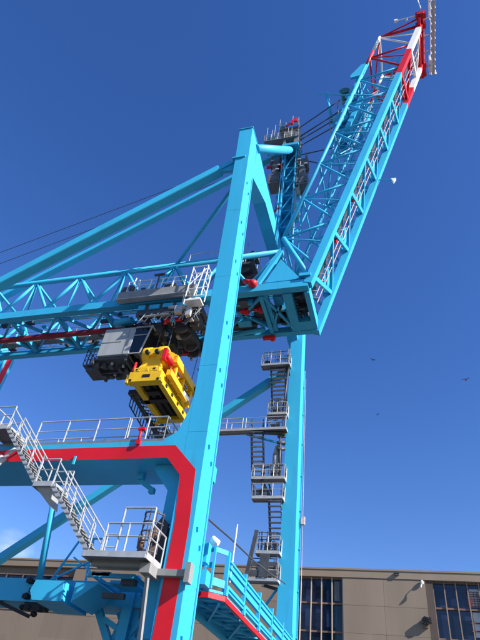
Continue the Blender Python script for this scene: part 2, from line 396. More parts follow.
def endp(m):
    m.box((-7.0, GY0 + .4, 31.75), (-5.95, 32.0, 31.83)); m.box((-9.2, 31.8, 31.75), (-7.65, GY1 - .4, 31.82)); m.box((-11.5, 29.0, 31.9), (-9.6, 30.2, 31.98)); m.box((-13.4, 32.0, 31.9), (-9.6, 33.1, 31.98))
    for x, y in ((-6.6, 29.6), (-6.4, 31.0), (-8.5, 31.0), (-8.2, 32.6)): m.disc((x, y, 31.6), (0, 1, 0), .42, .25, 14)
    for k in range(10): m.box((-6.9 + .02 * k, 29.3 + .35 * k, 31.3), (-6.75 + .02 * k, 29.5 + .35 * k, 31.75))
    m.box((-10.6, 31.2, 31.6), (-9.7, 32.4, 32.3)); m.box((-7.4, 29.2, 31.9), (-6.3, 30.4, 33.0)); m.box((-7.2, 31.4, 31.9), (-6.2, 32.8, 32.8))
cpart('hinge_machinery', DARK, endp, gird)
def buffers(m):
    m.ball((-9.85, GY0 - .55, 31.6), .38); m.tube((-9.9, GY0 - .6, 31.7), (-10.6, GY0 - .6, 31.95), .2, 10)
    m.ball((-11.0, 30.6, 31.2), .34); m.ball((-9.75, 30.6, 31.25), .34); m.box((-11.6, 30.45, 31.15), (-11.0, 30.75, 31.35)); m.box((-10.3, 30.45, 31.2), (-9.75, 30.75, 31.4)); m.box((-9.0, 29.0, 31.55), (-7.4, 29.4, 31.8)); m.ball((-9.4, GY1 + .1, 30.6), .28); m.box((-10.2, GY1 - .2, 30.45), (-9.4, GY1 + .1, 30.7))
cpart('buffer', RED, buffers, gird)
def gmach(m):
    for x, y, z, a, b, c in ((-12.2, 29.2, 31.0, 1.6, .8, .5), (-10.8, 29.8, 31.5, 1.2, 1.2, .6), (-13, 32.2, 31.1, 2.4, .6, .4), (-8.9, 31.4, 31.5, 1.0, .8, .7), (-12.6, 30.5, 31.6, 2.5, .5, .5)):
        m.box((x, y, z), (x + a, y + b, z + c))
    for y in (29.6, 30.4, 32.2): m.disc((-11.4, y, 35.6), (0, 1, 0), .6, .2, 16)
    m.box((-12.6, 29.2, 35.5), (-10.4, 32.8, 35.7)); m.beam((-13.0, 29.6, 35.2), (-10.6, 29.6, 37.2), .5, .4); m.box((-11.0, 29.3, 36.3), (-10.2, 30.1, 37.0))
cpart('machinery', DARK, gmach, gird)
cpart('machinery', BLUE, lambda m: (m.tube((-13.4, 29.6, 31.2), (-10.2, 29.7, 31.3), .28, 10), m.tube((-12.8, 33.0, 30.9), (-9.9, 32.7, 30.9), .22, 10), m.box((-12, 31.5, 30.9), (-10.9, 32.2, 31.3))), gird)
def gposts(m):
    m.rail([(-12.5, 29.2, 35.75), (-10.4, 29.2, 35.75), (-10.4, 32.8, 35.75)], 1.1, 1.0, .045)
    for x in (-11.9, -11.3): m.tube((x, 29.4, 35.7), (x, 29.4, 38.4), .06, 6)
cpart('railing', GALV, [gposts, lambda m: (m.rail([(-16.2, GY0, 35.8), (-12.2, GY0, 35.8)], 1.0, 2.0, .035, ()), m.tube((-12.4, GY0, 35.8), (-12.4, GY0, 37.4), .05, 6))], gird)

# --- boom (raised)
BD = V((.2815, 0, .9596)); BN = V((-.9596, 0, .2815))
def Bp(s, y): return V((-5.6, y, 31.15)) + BD * s
def Tp(s, y): return Bp(s, y) + BN * (3.75 + .018 * s)
SEG = [(0, 33.6, 0), (33.6, 39.4, 1), (39.4, 45.3, 2), (45.3, 47.4, 1)]
MM = [BLUE, RED, WHITE]
def segchord(fn, s0, s1, w, h, tube=False, segs=SEG):
    def f(m):
        for a, b, k in segs:
            a = max(a, s0); b = min(b, s1)
            if b <= a: continue
            m.m = k
            if tube: m.tube(fn(a), fn(b), w, 12)
            else: m.beam(fn(a), fn(b), w, h, (0, 1, 0))
    return f
boom = cpart('boom', MM, segchord(lambda s: Bp(s, GY0), 0.2, 46.6, .62, .66))
cpart('chord', MM, segchord(lambda s: Bp(s, GY1), -.4, 45.5, .62, .66, segs=[(-1, 36.2, 0), (36.2, 40.0, 1), (40.0, 45.6, 2)]), boom)
cpart('chord', MM, segchord(lambda s: Tp(s, GY0), 5.2, 44.2, .2, .2, True, [(0, 36.6, 0), (36.6, 40.4, 1), (40.4, 45, 2)]), boom)
cpart('chord', MM, segchord(lambda s: Tp(s, GY1), 5.2, 44.2, .2, .2, True, [(0, 36.6, 0), (36.6, 40.4, 1), (40.4, 45, 2)]), boom)
def cm(s): return BLUE if s < 36 else (RED if s < 40 else WHITE)
def BB(a, b, s, r=.12): return cpart('boom_brace', cm(s), lambda m: m.tube(a, b, r, 8), boom)
N = 7; ss = [5.3 + 5.55 * k for k in range(N + 1)]
for k, s in enumerate(ss):
    for y in (GY0, GY1):
        if k < N:
            BB(Tp(s, y), Bp(s + 2.77, y), s + 1.0); BB(Tp(ss[k + 1], y), Bp(s + 2.77, y), s + 3.5)
        BB(Tp(s, y), Bp(s, y), s, .075)
    BB(Tp(s, GY0), Tp(s, GY1), s, .11)
    if k < N:
        a, b = (GY0, GY1) if k % 2 else (GY1, GY0)
        BB(Tp(s, a), Tp(ss[k + 1], b), s, .09)
for y in (GY0, GY1):
    BB(Tp(5.3, y), Bp(.8, y), 0, .24); BB(Tp(5.3, y), Bp(2.4, y), 0, .13)
def zig(m):
    k = 0; s = 1.4
    while s < 44:
        m.m = 0 if s < 34 else (1 if s < 39.5 else 2)
        a, b = (GY0 + .3, GY1 - .3)
        m.beam(Bp(s, a), Bp(s + 2.6, b), .34, .3, tuple(BN)); m.beam(Bp(s + 2.9, b), Bp(s + 5.3, a), .22, .26, tuple(BN))
        s += 5.55
cpart('bottom_bracing', MM, zig, boom)
def dplates(m):
    for k in range(7):
        s = 3.4 + 5.55 * k
        m.m = 0 if s < 34 else 1
        q = [Bp(s, GY1 - .32) + BN * .35, Bp(s + 2.6, GY1 - .32) + BN * .35, Bp(s + 1.9, 31.6) + BN * .35, Bp(s + .7, 31.6) + BN * .35]
        m.prism(q, BN * .12)
cpart('gusset_plate', [BLUE, RED], dplates, boom)
def bwalk(m):
    m.m = 0
    m.beam(Bp(1, 30.9) + BN * .5, Bp(45, 30.9) + BN * .5, .6, .06, tuple(BN))
    m.m = 1
    for dy in (30.5, 31.3): m.tube(Bp(1, dy) - BN * .05, Bp(45, dy) - BN * .05, .042, 6)
    for k in range(22): s = 1.5 + 2 * k; m.tube(Bp(s, 30.5) - BN * .05, Bp(s, 30.5) + BN * .5, .05, 5); m.tube(Bp(s, 31.3) - BN * .05, Bp(s, 31.3) + BN * .5, .05, 5)
    m.m = 2
    for s in (7.2, 13.0): m.beam(Bp(s, 30.2) + BN * .1, Bp(s + .7, 30.2) + BN * .1, .3, .3, tuple(BN))
cpart('boom_walkway', [DARK, PINK, RED], bwalk, boom)
def binner(m):
    # rope trays, ladders and boxes inside the lattice
    for y in (29.3, 32.6): m.tube(Tp(8, y) - BN * .5, Tp(34, y) - BN * .5, .07, 6)
    m.tube(Bp(6, 29.2) + BN * 1.2, Bp(40, 29.2) + BN * 1.2, .06, 6); m.tube(Bp(6, 29.2) + BN * 2.0, Bp(40, 29.2) + BN * 2.0, .05, 6)
    for k in range(17): s = 6 + 2 * k; m.tube(Bp(s, 29.2) + BN * .6, Bp(s, 29.2) + BN * 2.0, .045, 5)
cpart('cable_pipe', BLUE, binner, boom)
# stay lugs and rope gear on the upper half of the boom
def lug_plates(m):
    for y in (GY0 - .15, GY1 - .1):
        m.prism([Tp(34.2, y) - BN * .2, Tp(37.2, y) - BN * .2, Tp(36.8, y) + BN * .6, Tp(34.2, y) + BN * 1.3, Tp(33.6, y) + BN * 1.15], (0, .25, 0))
    m.beam(Tp(35.3, GY0) + BN * .7, Tp(35.3, GY1) + BN * .7, .4, .9, tuple(BD))
cpart('stay_lug', BLUE, lug_plates, boom)
def ropegear(m):
    for y in (29.4, 30.2, 31.8, 32.6): m.disc(Tp(26.5, y) + BN * .6, (0, 1, 0), .85, .2, 18); m.disc(Tp(31.5, y) + BN * .7, (0, 1, 0), .7, .2, 16)
    m.beam(Tp(24.5, 29.1) + BN * .4, Tp(33.5, 29.1) + BN * .4, .3, .6, tuple(BN)); m.beam(Tp(24.5, 32.9) + BN * .4, Tp(33.5, 32.9) + BN * .4, .3, .6, tuple(BN))
    m.beam(Tp(24, 29.5) - BN * .8, Tp(30, 29.5) - BN * .9, 1.0, .5, tuple(BN)); m.beam(Tp(26.4, 31.5) - BN * 1.5, Tp(30.8, 31.5) - BN * 1.6, 1.2, .4, tuple(BN))
cpart('rope_sheave', BLUE, ropegear, boom)
cpart('winch_drum', GREEN, lambda m: (m.tube(Tp(32.2, 29.2) + BN * 1.6, Tp(32.2, 30.8) + BN * 1.6, .45, 16), m.tube(Tp(32.2, 29.1) + BN * 1.6, Tp(32.2, 29.2) + BN * 1.6, .6, 16)), boom)
def rgear2(m):
    m.tube((-4.6, 31.2, 68.4), (-3.95, 31.2, 60.6), .2, 8); m.tube((-3.95, 31.2, 60.6), Tp(27, 31.2), .16, 8)
    m.tube((-5.2, GY0, 62.7), (1.9, GY0, 59.35), .09, 8)
    m.beam(Tp(27.0, 30.8) + BN * 1.6, Tp(31, 30.8) + BN * 1.7, .12, .5, tuple(BN))
cpart('rope_guide', BLUE, rgear2, boom)
def finel(m):
    for y in (29.6, 31.0, 32.4):
        for k in range(8):
            a = Tp(22 + 1.6 * k, y) - BN * (.3 + .4 * (k % 2)); b = Tp(23.6 + 1.6 * k, y + .5) - BN * (.3 + .4 * ((k + 1) % 2)) ; m.tube(a, b, .07, 6); m.tube(a, a + BN * 1.3, .06, 6)
    for y in (30.0, 32.0): m.beam(Tp(22, y) + BN * .7, Tp(35, y) + BN * .8, .14, .2, tuple(BN)); m.beam(Tp(22, y) - BN * 1.3, Tp(35, y) - BN * 1.3, .12, .16, tuple(BN))
    for k in range(7): m.tube(Tp(22 + 2 * k, 30) - BN * 1.3, Tp(23 + 2 * k, 32) + BN * .75, .07, 6)
cpart('rope_frame', BLUE, finel, boom)
def bplat(s_):
    def f(m):
        a = Tp(s_, 29); b = Tp(s_, 33)
        m.rail([a + V((-1.4, 0, 0)), b + V((-1.4, 0, 0))], 1.1, 1.0, .04); m.rail([a, a + V((-1.4, 0, 0))], 1.1, 1.0, .04); m.beam(a + V((-.7, 0, 0)), b + V((-.7, 0, 0)), .1, .5)
    return f
def bposts(m):
    for k in range(10):
        p = Tp(20 + 1.4 * k, 30 + .2 * (k % 3)) - BN * (1 + .25 * (k % 4)); m.tube(p, p + V((.5, .5, 1.2)), .05, 5)
cpart('railing', GALV, [bplat(25), bplat(28.4), lambda m: m.rail([Bp(22, 30) + BN * 2.2, Bp(33, 30) + BN * 2.2], 1.0, 1.4, .04)], boom)
cpart('fitting', GALV, bposts, boom)
for k, (a, b) in enumerate((((-8.1, 30.4, 58.9), (-2.9, 30.4, 64.2)), ((-8, 30.8, 57.8), (-2.8, 30.8, 62.4)), ((-7.8, 31.4, 57.0), (-2.6, 31.4, 60.9)), ((-7.6, 31.8, 55.9), (-4.0, 31.8, 56.2)), ((-7.6, 32.0, 55.3), (-4.6, 32.0, 53.2)), ((-8.1, 31.2, 58.4), (-2.85, 31.2, 63.3)), ((-7.9, 31.0, 57.4), (-2.7, 31.0, 61.7)))):
    cpart('hoist_rope', ROPE, lambda m: m.tube(a, b, .07, 6))
# floodlight arm sticking out of the boom
def arm(m):
    m.tube(Bp(21.0, GY1), Bp(21.0, GY1) + V((1.7, 0, -.55)), .07, 6)
cpart('lamp_arm', BLUE, arm, boom)
cpart('lamp_head', WHITE, lambda m: m.prism([Bp(21, GY1) + V((1.5, -.15, -.38)), Bp(21, GY1) + V((2.0, -.15, -.45)), Bp(21, GY1) + V((1.72, -.15, -1.0))], (0, .3, 0)), boom)
# boom tip
def tipf(m):
    c0 = Bp(46.7, 27.0); c1 = Bp(46.7, 35.2)
    m.beam(c0, c1, .75, .8, tuple(BD)); m.beam(Bp(45.8, 27.3), Bp(45.8, 34.6), .3, .4, tuple(BD))
    for y in (GY0, GY1): m.tube(Tp(44.2, y), Bp(46.5, y), .17, 8); m.tube(Tp(44.2, y), Bp(46.6, y - .9), .1, 8)
    m.beam(Bp(45.2, GY1), Bp(46.6, GY1), .66, .7, (0, 1, 0)); m.beam(Bp(45.4, GY0 + .8), Bp(46.6, 29.6), .5, .4, (0, 1, 0))
    for y in (27.4, 28.6, 33.6, 34.7): m.box(Bp(46.7, y) - V((.6, .3, .5)), Bp(46.7, y) + V((.6, .3, .6)))
cpart('tip_beam', RED, tipf, boom)
tw = cpart('tip_walkway', GALV, lambda m: (m.box((8.95, 26.2, 76.4), (9.3, 35.4, 76.48)), [m.beam((8.8, y, 76.35), Bp(46.7, y) + V((.3, 0, 0)), .12, .14) for y in (28, 30, 32, 34)]), boom)
def twr(m):
    m.rail([(9.35, 26.2, 76.45), (9.35, 35.4, 76.45)], 1.2, .9, .055); m.rail([(8.9, 26.2, 76.45), (8.9, 35.4, 76.45)], 1.2, .9, .045, ()); m.rail([(8.7, 26.2, 76.45), (8.7, 28.4, 76.45)], 1.2, .9, .05); m.rail([(8.7, 33.2, 76.45), (8.7, 35.4, 76.45)], 1.2, .9, .05)
    m.rail([(9.5, 26.2, 76.45), (8.7, 26.2, 76.45)], 1.2, .9, .05); m.rail([(9.5, 35.4, 76.45), (8.7, 35.4, 76.45)], 1.2, .9, .05)
def tmast(m):
    m.box((8.6, 33.3, 76.3), (8.9, 35.0, 77.3)); m.tube((7.7, 27, 77), (7.2, 25.6, 80), .06, 6); m.tube((8.9, 26.3, 76.5), (8.9, 26.3, 79.5), .05, 6)
    m.tube((5.8, 27.3, 75.0), (6.0, 27.3, 76.0), .05, 6)
cpart('railing', WHITE, twr, tw)
cpart('fitting', WHITE, tmast, tw)
cpart('wind_gauge', WHITE, lambda m: (m.tube((4.6, 27.3, 75.8), (7.6, 27.3, 76.0), .07, 6), m.box((4.4, 27.2, 75.7), (4.8, 27.5, 76.1))), tw)

# --- portal beam with red stripe (near side)
pb = cpart('portal_beam', BLUE, lambda m: (m.box((-43.5, 20, 12.45), (xr(13) - 1.5, 22.0, 13.3)), m.box((-43.5, 22.0, 12.452), (xr(13) - .3, 22.7, 13.2))))
cpart('knee_plate', BLUE, lambda m: m.prism([(xr(10) - .95, 20.65, 5.5), (xr(10) - 1.75, 20.65, 5.5), (xr(10) - 1.75, 20.65, 11.2), (xr(10) - 2.6, 20.65, 12.2), (xr(10) - 2.6, 20.65, 12.44), (xr(10) - .95, 20.65, 12.44)], (0, 1.95, 0)), pb)
def stripe(m):
    y = 19.985; t = (0, .012, 0)
    zt, zb = 13.05, 12.43
    m.prism([(-42, y, zb), (-9.95, y, zb), (-9.68, y, zt), (-42, y, zt)], t)
    m.prism([(-9.95, y, zb), (-9.18, y, 11.6), (-8.5, y, 11.85), (-9.68, y, zt)], t)
    m.prism([(-9.18, y, 11.6), (-9.0, y, 9.5), (-8.36, y, 9.5), (-8.5, y, 11.85)], t)
    m.prism([(-9.0, y, 9.5), (-9.03, y, 1.5), (-8.3, y, 1.5), (-8.36, y, 9.5)], t)
cpart('red_stripe', RED, stripe, pb)
cpart('red_stripe', RED, lambda m: m.prism([(-9.95, 20, 12.43), (-9.95, 21.2, 12.43), (-9.18, 21.2, 11.6), (-9.18, 20, 11.6)], (0.02, 0, .02)), pb)
def pwalk(m):
    m.box((-43.5, 20.0, 13.302), (-10.3, 20.2, 13.42)); m.box((-43.5, 20.4, 13.305), (-10.3, 21.8, 13.4))
cpart('walkway', GRATE, pwalk, pb)
cpart('railing', GALV, [lambda m: m.rail([(-43.5, 20.1, 13.4), (-18.6, 20.1, 13.4)], 1.25, 2.1, .038), lambda m: m.rail([(-17.4, 20.1, 13.4), (-12.4, 20.1, 13.4)], 1.25, 1.65, .038), lambda m: m.rail([(-12.3, 20.1, 13.4), (-10.4, 20.1, 13.4), (-10.4, 21.8, 13.4)], 1.25, .95, .038), lambda m: m.rail([(-43.5, 21.8, 13.4), (-10.5, 21.8, 13.4)], 1.25, 1.4, .035)], pb)
cpart('fire_hydrant', RED, lambda m: (m.tube((-11.55, 19.93, 13.15), (-11.55, 19.93, 14.0), .07, 8), m.box((-11.7, 19.85, 13.85), (-11.35, 20.0, 13.98)), m.box((-11.66, 19.86, 13.1), (-11.44, 19.98, 13.3))), pb)
cpart('floodlight', GALV, lambda m: (m.tube((-17.9, 19.6, 12.9), (-18.2, 19.4, 12.3), .09, 8), m.tube((-18.2, 19.4, 12.35), (-18.4, 19.3, 11.7), .22, 10, .1), m.tube((-17.8, 20, 13.1), (-17.9, 19.6, 12.9), .06, 6)), pb)
def pbrk(m):
    m.box((-12.0, 21.4, 12.15), (-11.7, 21.7, 12.45)); m.beam((-12.0, 21.6, 12.2), (-11.25, 21.7, 11.75), .14, .2); m.box((-11.35, 21.6, 11.55), (-11.1, 21.85, 11.8)); m.box((-14.7, 19.93, 12.2), (-14.6, 20, 12.6))
cpart('bracket', BLUE, pbrk, pb)

# --- access stairs at the near portal
def flight(name, a, b, side, w=.85, n=None, mt=GALV, steps=GRATE, h=1.05, parent=None, hr=.034, sh=.17):
    """a lower end, b upper end of one stringer; side = horizontal unit vector to the other stringer"""
    a = V(a); b = V(b); sd = V(side) * w
    st = cpart(name, mt, lambda m: (m.beam(a, b, .05, sh), ), parent)
    cpart('stringer', mt, lambda m: m.beam(a + sd, b + sd, .05, sh), st)
    n = n or max(3, int(abs(b.z - a.z) / .22))
    run = (b - a); run.z = 0; run.normalize()
    def tr(m):
        for k in range(n):
            p = a.lerp(b, (k + .5) / n)
            q = [p - run * .14 - sd * .06, p + run * .14 - sd * .06, p + run * .14 + sd * 1.06, p - run * .14 + sd * 1.06]
            m.prism(q, (0, 0, .045))
    cpart('steps', steps, tr, st)
    def hd(m):
        for o in (V((0, 0, 0)), sd):
            for q in (1.0, .55): m.tube(a + o + V((0, 0, h * q)), b + o + V((0, 0, h * q)), hr * (1 if q == 1 else .8), 6)
            k = max(2, int((b - a).length / .85))
            for i in range(k + 1): p = a.lerp(b, i / k) + o; m.tube(p, p + V((0, 0, h)), hr, 6)
    cpart('handrail', mt, hd, st)
    return st
def landing(a, b, rails, mt=GALV, hh=1.1, parent=None, r=.035, sp=.8):
    l = cpart('landing', GRATE, lambda m: m.box(a, (b[0], b[1], a[2] + .1)), parent)
    cpart('edge_frame', mt, lambda m: (m.box((a[0], a[1] - .04, a[2] - .06), (b[0], a[1], a[2] + .16)), m.box((a[0], b[1], a[2] - .06), (b[0], b[1] + .04, a[2] + .16)), m.box((a[0] - .04, a[1], a[2] - .06), (a[0], b[1], a[2] + .16)), m.box((b[0], a[1], a[2] - .06), (b[0] + .04, b[1], a[2] + .16))), l)
    z = a[2] + .1
    for pts in rails: cpart('railing', mt, lambda m: m.rail([(p[0], p[1], z) for p in pts], hh, sp, r), l)
    return l
SY0, SY1 = 18.7, 19.55
landing((-19.2, SY0, 13.55), (-18.05, 20.1, 13.6), [[(-19.2, SY0), (-18.05, SY0)], [(-19.2, SY0), (-19.2, 20)]])
flight('stair_flight', (-15.35, SY0, 10.75), (-18.05, SY0, 13.55), (0, 1, 0), SY1 - SY0)
landing((-15.35, SY0, 10.6), (-14.4, 20.0, 10.65), [[(-15.3, SY0), (-14.4, SY0)], [(-15.3, SY1 + .35), (-14.4, SY1 + .35)]])
cpart('bracket', GALV, lambda m: m.prism([(-15.3, SY0 + .1, 10.58), (-14.4, SY0 + .1, 10.58), (-14.5, SY0 + .5, 9.85)], (0, .6, 0)))
flight('stair_flight', (-11.75, SY0, 7.85), (-14.4, SY0, 10.6), (0, 1, 0), SY1 - SY0)
landing((-11.85, 18.55, 7.72), (-9.25, 20.0, 7.8), [[(-11.7, 19.75), (-11.2, 19.75)], [(-11.1, 18.55), (-9.25, 18.55)], [(-9.25, 18.55), (-9.25, 20)]])
cpart('railing', GALV, lambda m: m.rail([(-10.55, 18.6, 7.8), (-9.25, 18.6, 7.8)], 1.75, 1.3, .04, ()))
def pbracket(m):
    m.box((-9.2, 19.7, 7.42), (-7.88, 19.98, 7.66)); m.box((-8.05, 19.6, 7.2), (-7.85, 20, 7.9))
    m.beam((-9.4, 19.3, 7.6), (-9.3, 19.8, 4.6), .12, .12); m.box((-9.6, 19.0, 7.3), (-9.2, 20, 7.65)); m.beam((-11.7, 19.2, 7.62), (-9.3, 19.2, 7.62), .2, .2)
cpart('bracket', GREY, pbracket)
def cage(m):
    # hooped ladder cage standing on the platform
    for k in range(5):
        z = 8.3 + .38 * k
        pts = [(-9.95 + .42 * math.cos(t), 20.1 - .5 * math.sin(t), z) for t in [math.pi * i / 8 for i in range(9)]]
        m.path(pts, .035, 5)
    for t in (0.2, .9, 1.57, 2.2, 2.9): m.tube((-9.95 + .42 * math.cos(t), 20.1 - .5 * math.sin(t), 8.2), (-9.95 + .42 * math.cos(t), 20.1 - .5 * math.sin(t), 9.9), .03, 5)
    m.prism([(-10.2, 20.3, 8.0), (-10.1, 20.3, 9.3), (-9.75, 20.3, 9.9), (-9.4, 20.3, 9.6), (-9.45, 20.3, 8.0)], (0, .2, 0))
cpart('ladder_cage', DARK, cage)
def hose(m):
    m.tube((-10.3, 20.05, 8.5), (-10.3, 20.0, 9.0), .16, 8); m.box((-10.05, 19.95, 8.9), (-9.7, 20.15, 9.25)); m.box((-10.6, 19.9, 8.0), (-10.3, 20.1, 8.35)); m.box((-9.9, 19.95, 8.1), (-9.6, 20.1, 8.6))
cpart('hose_reel', mat('weathered brown hose', (.22, .13, .1), .7, var=.3), hose)

# --- sill beam, gusset and lower bracing (near side)
sill = cpart('sill_beam', BLUE, lambda m: m.box((-43.5, 23.0, 7.05), (-9.4, 24.5, 8.02)))
cpart('gusset_plate', BLUE, lambda m: (m.prism([(-15.1, 20.9, 6.64), (-15.33, 20.9, 7.0), (-15.2, 20.9, 7.41), (-13.85, 20.9, 7.41), (-13.7, 20.9, 6.64)], (0, 2.2, 0)), m.prism([(-13.4, 21.1, 6.67), (-12.35, 21.1, 7.43), (-13.4, 21.1, 7.43)], (0, 1.95, 0))), sill)
cpart('bracket', BLUE, lambda m: (m.box((-11.95, 22.85, 5.6), (-11.5, 23.2, 8.3)), m.box((-10.9, 22.8, 4.0), (-9.2, 23.6, 7.05)), m.prism([(-11.1, 22.5, 7.4), (-10.6, 22.5, 7.75), (-10.5, 22.5, 7.4)], (0, .5, 0)), m.box((-13.4, 22.9, 7.5), (-12.3, 23.05, 7.9))), sill)
def lowbr(m):
    m.beam((-13.4, 23.4, 7.05), (-12.3, 23.4, 5.5), .3, .3); m.beam((-12.9, 23.3, 6.6), (-10.4, 23.3, 5.5), .3, .22); m.beam((-12.4, 23.6, 6.95), (-11.0, 23.6, 5.0), .2, .25)
    m.beam((-12.0, 23.5, 7.0), (-12.4, 23.5, 5.6), .2, .3); m.box((-12.8, 23.2, 5.1), (-10.2, 24, 5.5)); m.beam((-12.5, 23.5, 5.1), (-12.5, 23.5, 1.6), .5, .5)
    m.beam((-11.4, 23.3, 7.0), (-11.4, 23.3, 5.4), .25, .3); m.beam((-10.9, 23.2, 6.9), (-11.8, 23.2, 5.6), .18, .2)
    m.tube((-15.55, 20.7, 10.9), (-15.84, 22.0, 7.66), .15, 10)
cpart('strut', BLUE, lowbr, sill)
def lframe(m):
    for a, b in (((-15.56, 22.46, 7.84), (-14.46, 22.14, 9.59)), ((-14.46, 22.14, 9.59), (-13.04, 22.14, 9.59)), ((-13.81, 22.46, 7.84), (-13.81, 22.14, 9.59)), ((-15.56, 22.46, 7.84), (-13.37, 22.25, 8.82)), ((-14.68, 22.35, 8.82), (-13.15, 22.35, 7.95)), ((-15.23, 22.35, 8.49), (-13.04, 22.35, 8.49))):
        m.beam(a, b, .07, .07)
cpart('stair_support', BLUE, lframe, sill)
def bl(m):
    for x, z in ((-16.9, 7.9), (-16.6, 7.5), (-16.85, 7.25)): m.ball((x, 22.85, z), .13, .15, .14, 8, 5); m.box((x - .12, 22.7, z - .12), (x + .14, 23.0, z + .05))
    for x, z in ((-17.1, 6.85), (-16.4, 6.6), (-16.1, 6.8), (-16.7, 6.85)): m.ball((x, 23.2, z), .14, .2, .12, 8, 5)
    m.beam((-18.4, 23.2, 7.0), (-16.6, 23.2, 6.5), .12, .15); m.box((-17.0, 23.1, 6.75), (-15.9, 23.5, 7.05))
cpart('brake_clamp', BLACK, bl, sill)
cpart('junction_box', DARK, lambda m: (m.box((-12.3, 21.5, 7.0), (-11.3, 21.7, 7.2)), m.box((-11.1, 20.6, 7.3), (-10.5, 20.9, 7.55)), m.box((-12.3, 20.3, 7.5), (-11.5, 20.5, 7.65))), sill)
cpart('stair_support', BLUE, lambda m: (m.box((-12.5, 20.3, 7.45), (-10.4, 20.45, 7.6)), m.box((-12.4, 20.45, 7.5), (-12.25, 23.0, 7.62)), m.box((-10.6, 20.45, 7.5), (-10.45, 23.0, 7.62)), m.beam((-12.3, 21.5, 7.55), (-10.5, 22.9, 7.55), .12, .1), m.box((-11.9, 21.2, 7.48), (-10.9, 22.4, 7.6))), sill)

# --- waterside sill gangway between the two waterside legs
GX0, GX1 = -9.3, -7.5
gw = cpart('gangway', BLUE, lambda m: m.prism([(GX0, 22.3, 8.0), (-8.0, 22.3, 8.0), (GX1, 22.75, 8.0), (GX1, 40.25, 8.0), (GX0, 40.25, 8.0)], (0, 0, .1)))
def gcross(m):
    for k in range(5):
        y = 22.9 + 3.4 * k
        m.beam((GX0 + .1, y, 7.86), (GX1 - .15, y + 3.3, 7.86), .1, .1); m.beam((GX1 - .15, y, 7.74), (GX0 + .1, y + 3.3, 7.74), .1, .1)
    for k in range(22): m.box((GX0, 22.5 + .8 * k, 7.92), (GX1 - .1, 22.56 + .8 * k, 7.99))
    m.box((GX0, 22.4, 7.5), (GX0 + .14, 40.2, 7.99))
cpart('under_frame', BLUE, gcross, gw)
def gred(m):
    o = (0, 0, .2)
    m.prism([(-8.4, 22.2, 7.74), (-7.93, 22.2, 7.74), (-7.93, 22.3, 7.74), (-8.4, 22.3, 7.74)], o)
    m.prism([(-7.93, 22.2, 7.74), (GX1 + .14, 22.72, 7.74), (GX1 + .02, 22.78, 7.74), (-7.93, 22.3, 7.74)], o)
    m.prism([(GX1 + .14, 22.72, 7.74), (GX1 + .14, 40.25, 7.74), (GX1 + .02, 40.25, 7.74), (GX1 + .02, 22.78, 7.74)], o)
cpart('red_edge', RED, gred, gw)
for k in range(6):
    y0 = 23.1 + 2.9 * k; y1 = y0 + 2.6
    gp = cpart('guard_panel', BLUE, lambda m: m.box((GX1 - .02, y0, 8.88), (GX1 + .02, y1, 9.16)), gw)
    cpart('panel_edge', BLUE, lambda m: [m.box((GX1 - .05, y0, z), (GX1 + .09, y1, z + h)) for z, h in ((8.2, .08), (8.36, .12), (8.8, .08), (9.16, .14), (9.4, .08))], gp)
    cpart('post', BLUE, lambda m: (m.box((GX1 - .1, y0 - .24, 8.1), (GX1 + .08, y0 - .1, 9.75)), m.box((GX1 + .02, y0 - .3, 8.0), (GX1 + .13, y0 - .02, 8.4))), gw)
def gfront(m):
    for z in (8.3, 8.9, 9.55): m.box((-8.3, 22.24, z), (-7.95, 22.3, z + .22))
    for x in (-8.3, -7.95): m.box((x, 22.2, 8.1), (x + .1, 22.3, 9.75))
    m.beam((-7.9, 22.3, 9.66), (GX1, 22.8, 9.66), .06, .2); m.beam((-7.9, 22.3, 8.4), (GX1, 22.8, 8.4), .06, .3)
cpart('guard_panel', BLUE, gfront, gw)
cpart('junction_box', BLUE, lambda m: (m.box((-8.35, 21.55, 8.9), (-8.0, 22.0, 9.7)), m.box((-8.35, 21.55, 8.05), (-7.9, 22.1, 8.6))), gw)
gw.location.z -= .36
cpart('aerial', WHITE, lambda m: m.tube((-7.5, 23.5, 8.7), (-7.45, 23.5, 11.2), .035, 6), gw)
cpart('floodlight', LAMPG, lambda m: (m.tube((-7.8, 21.4, 9.75), (-7.5, 21.4, 9.6), .17, 10, .12)), gw)
cpart('cable', ROPE, lambda m: m.path([(-8.1, 21.5, 10.6), (-8.0, 24.5, 10.9), (-8.0, 28.5, 11.3), (-8.2, 34, 12.2), (-8.6, 40, 13.4)], .04, 6), gw)

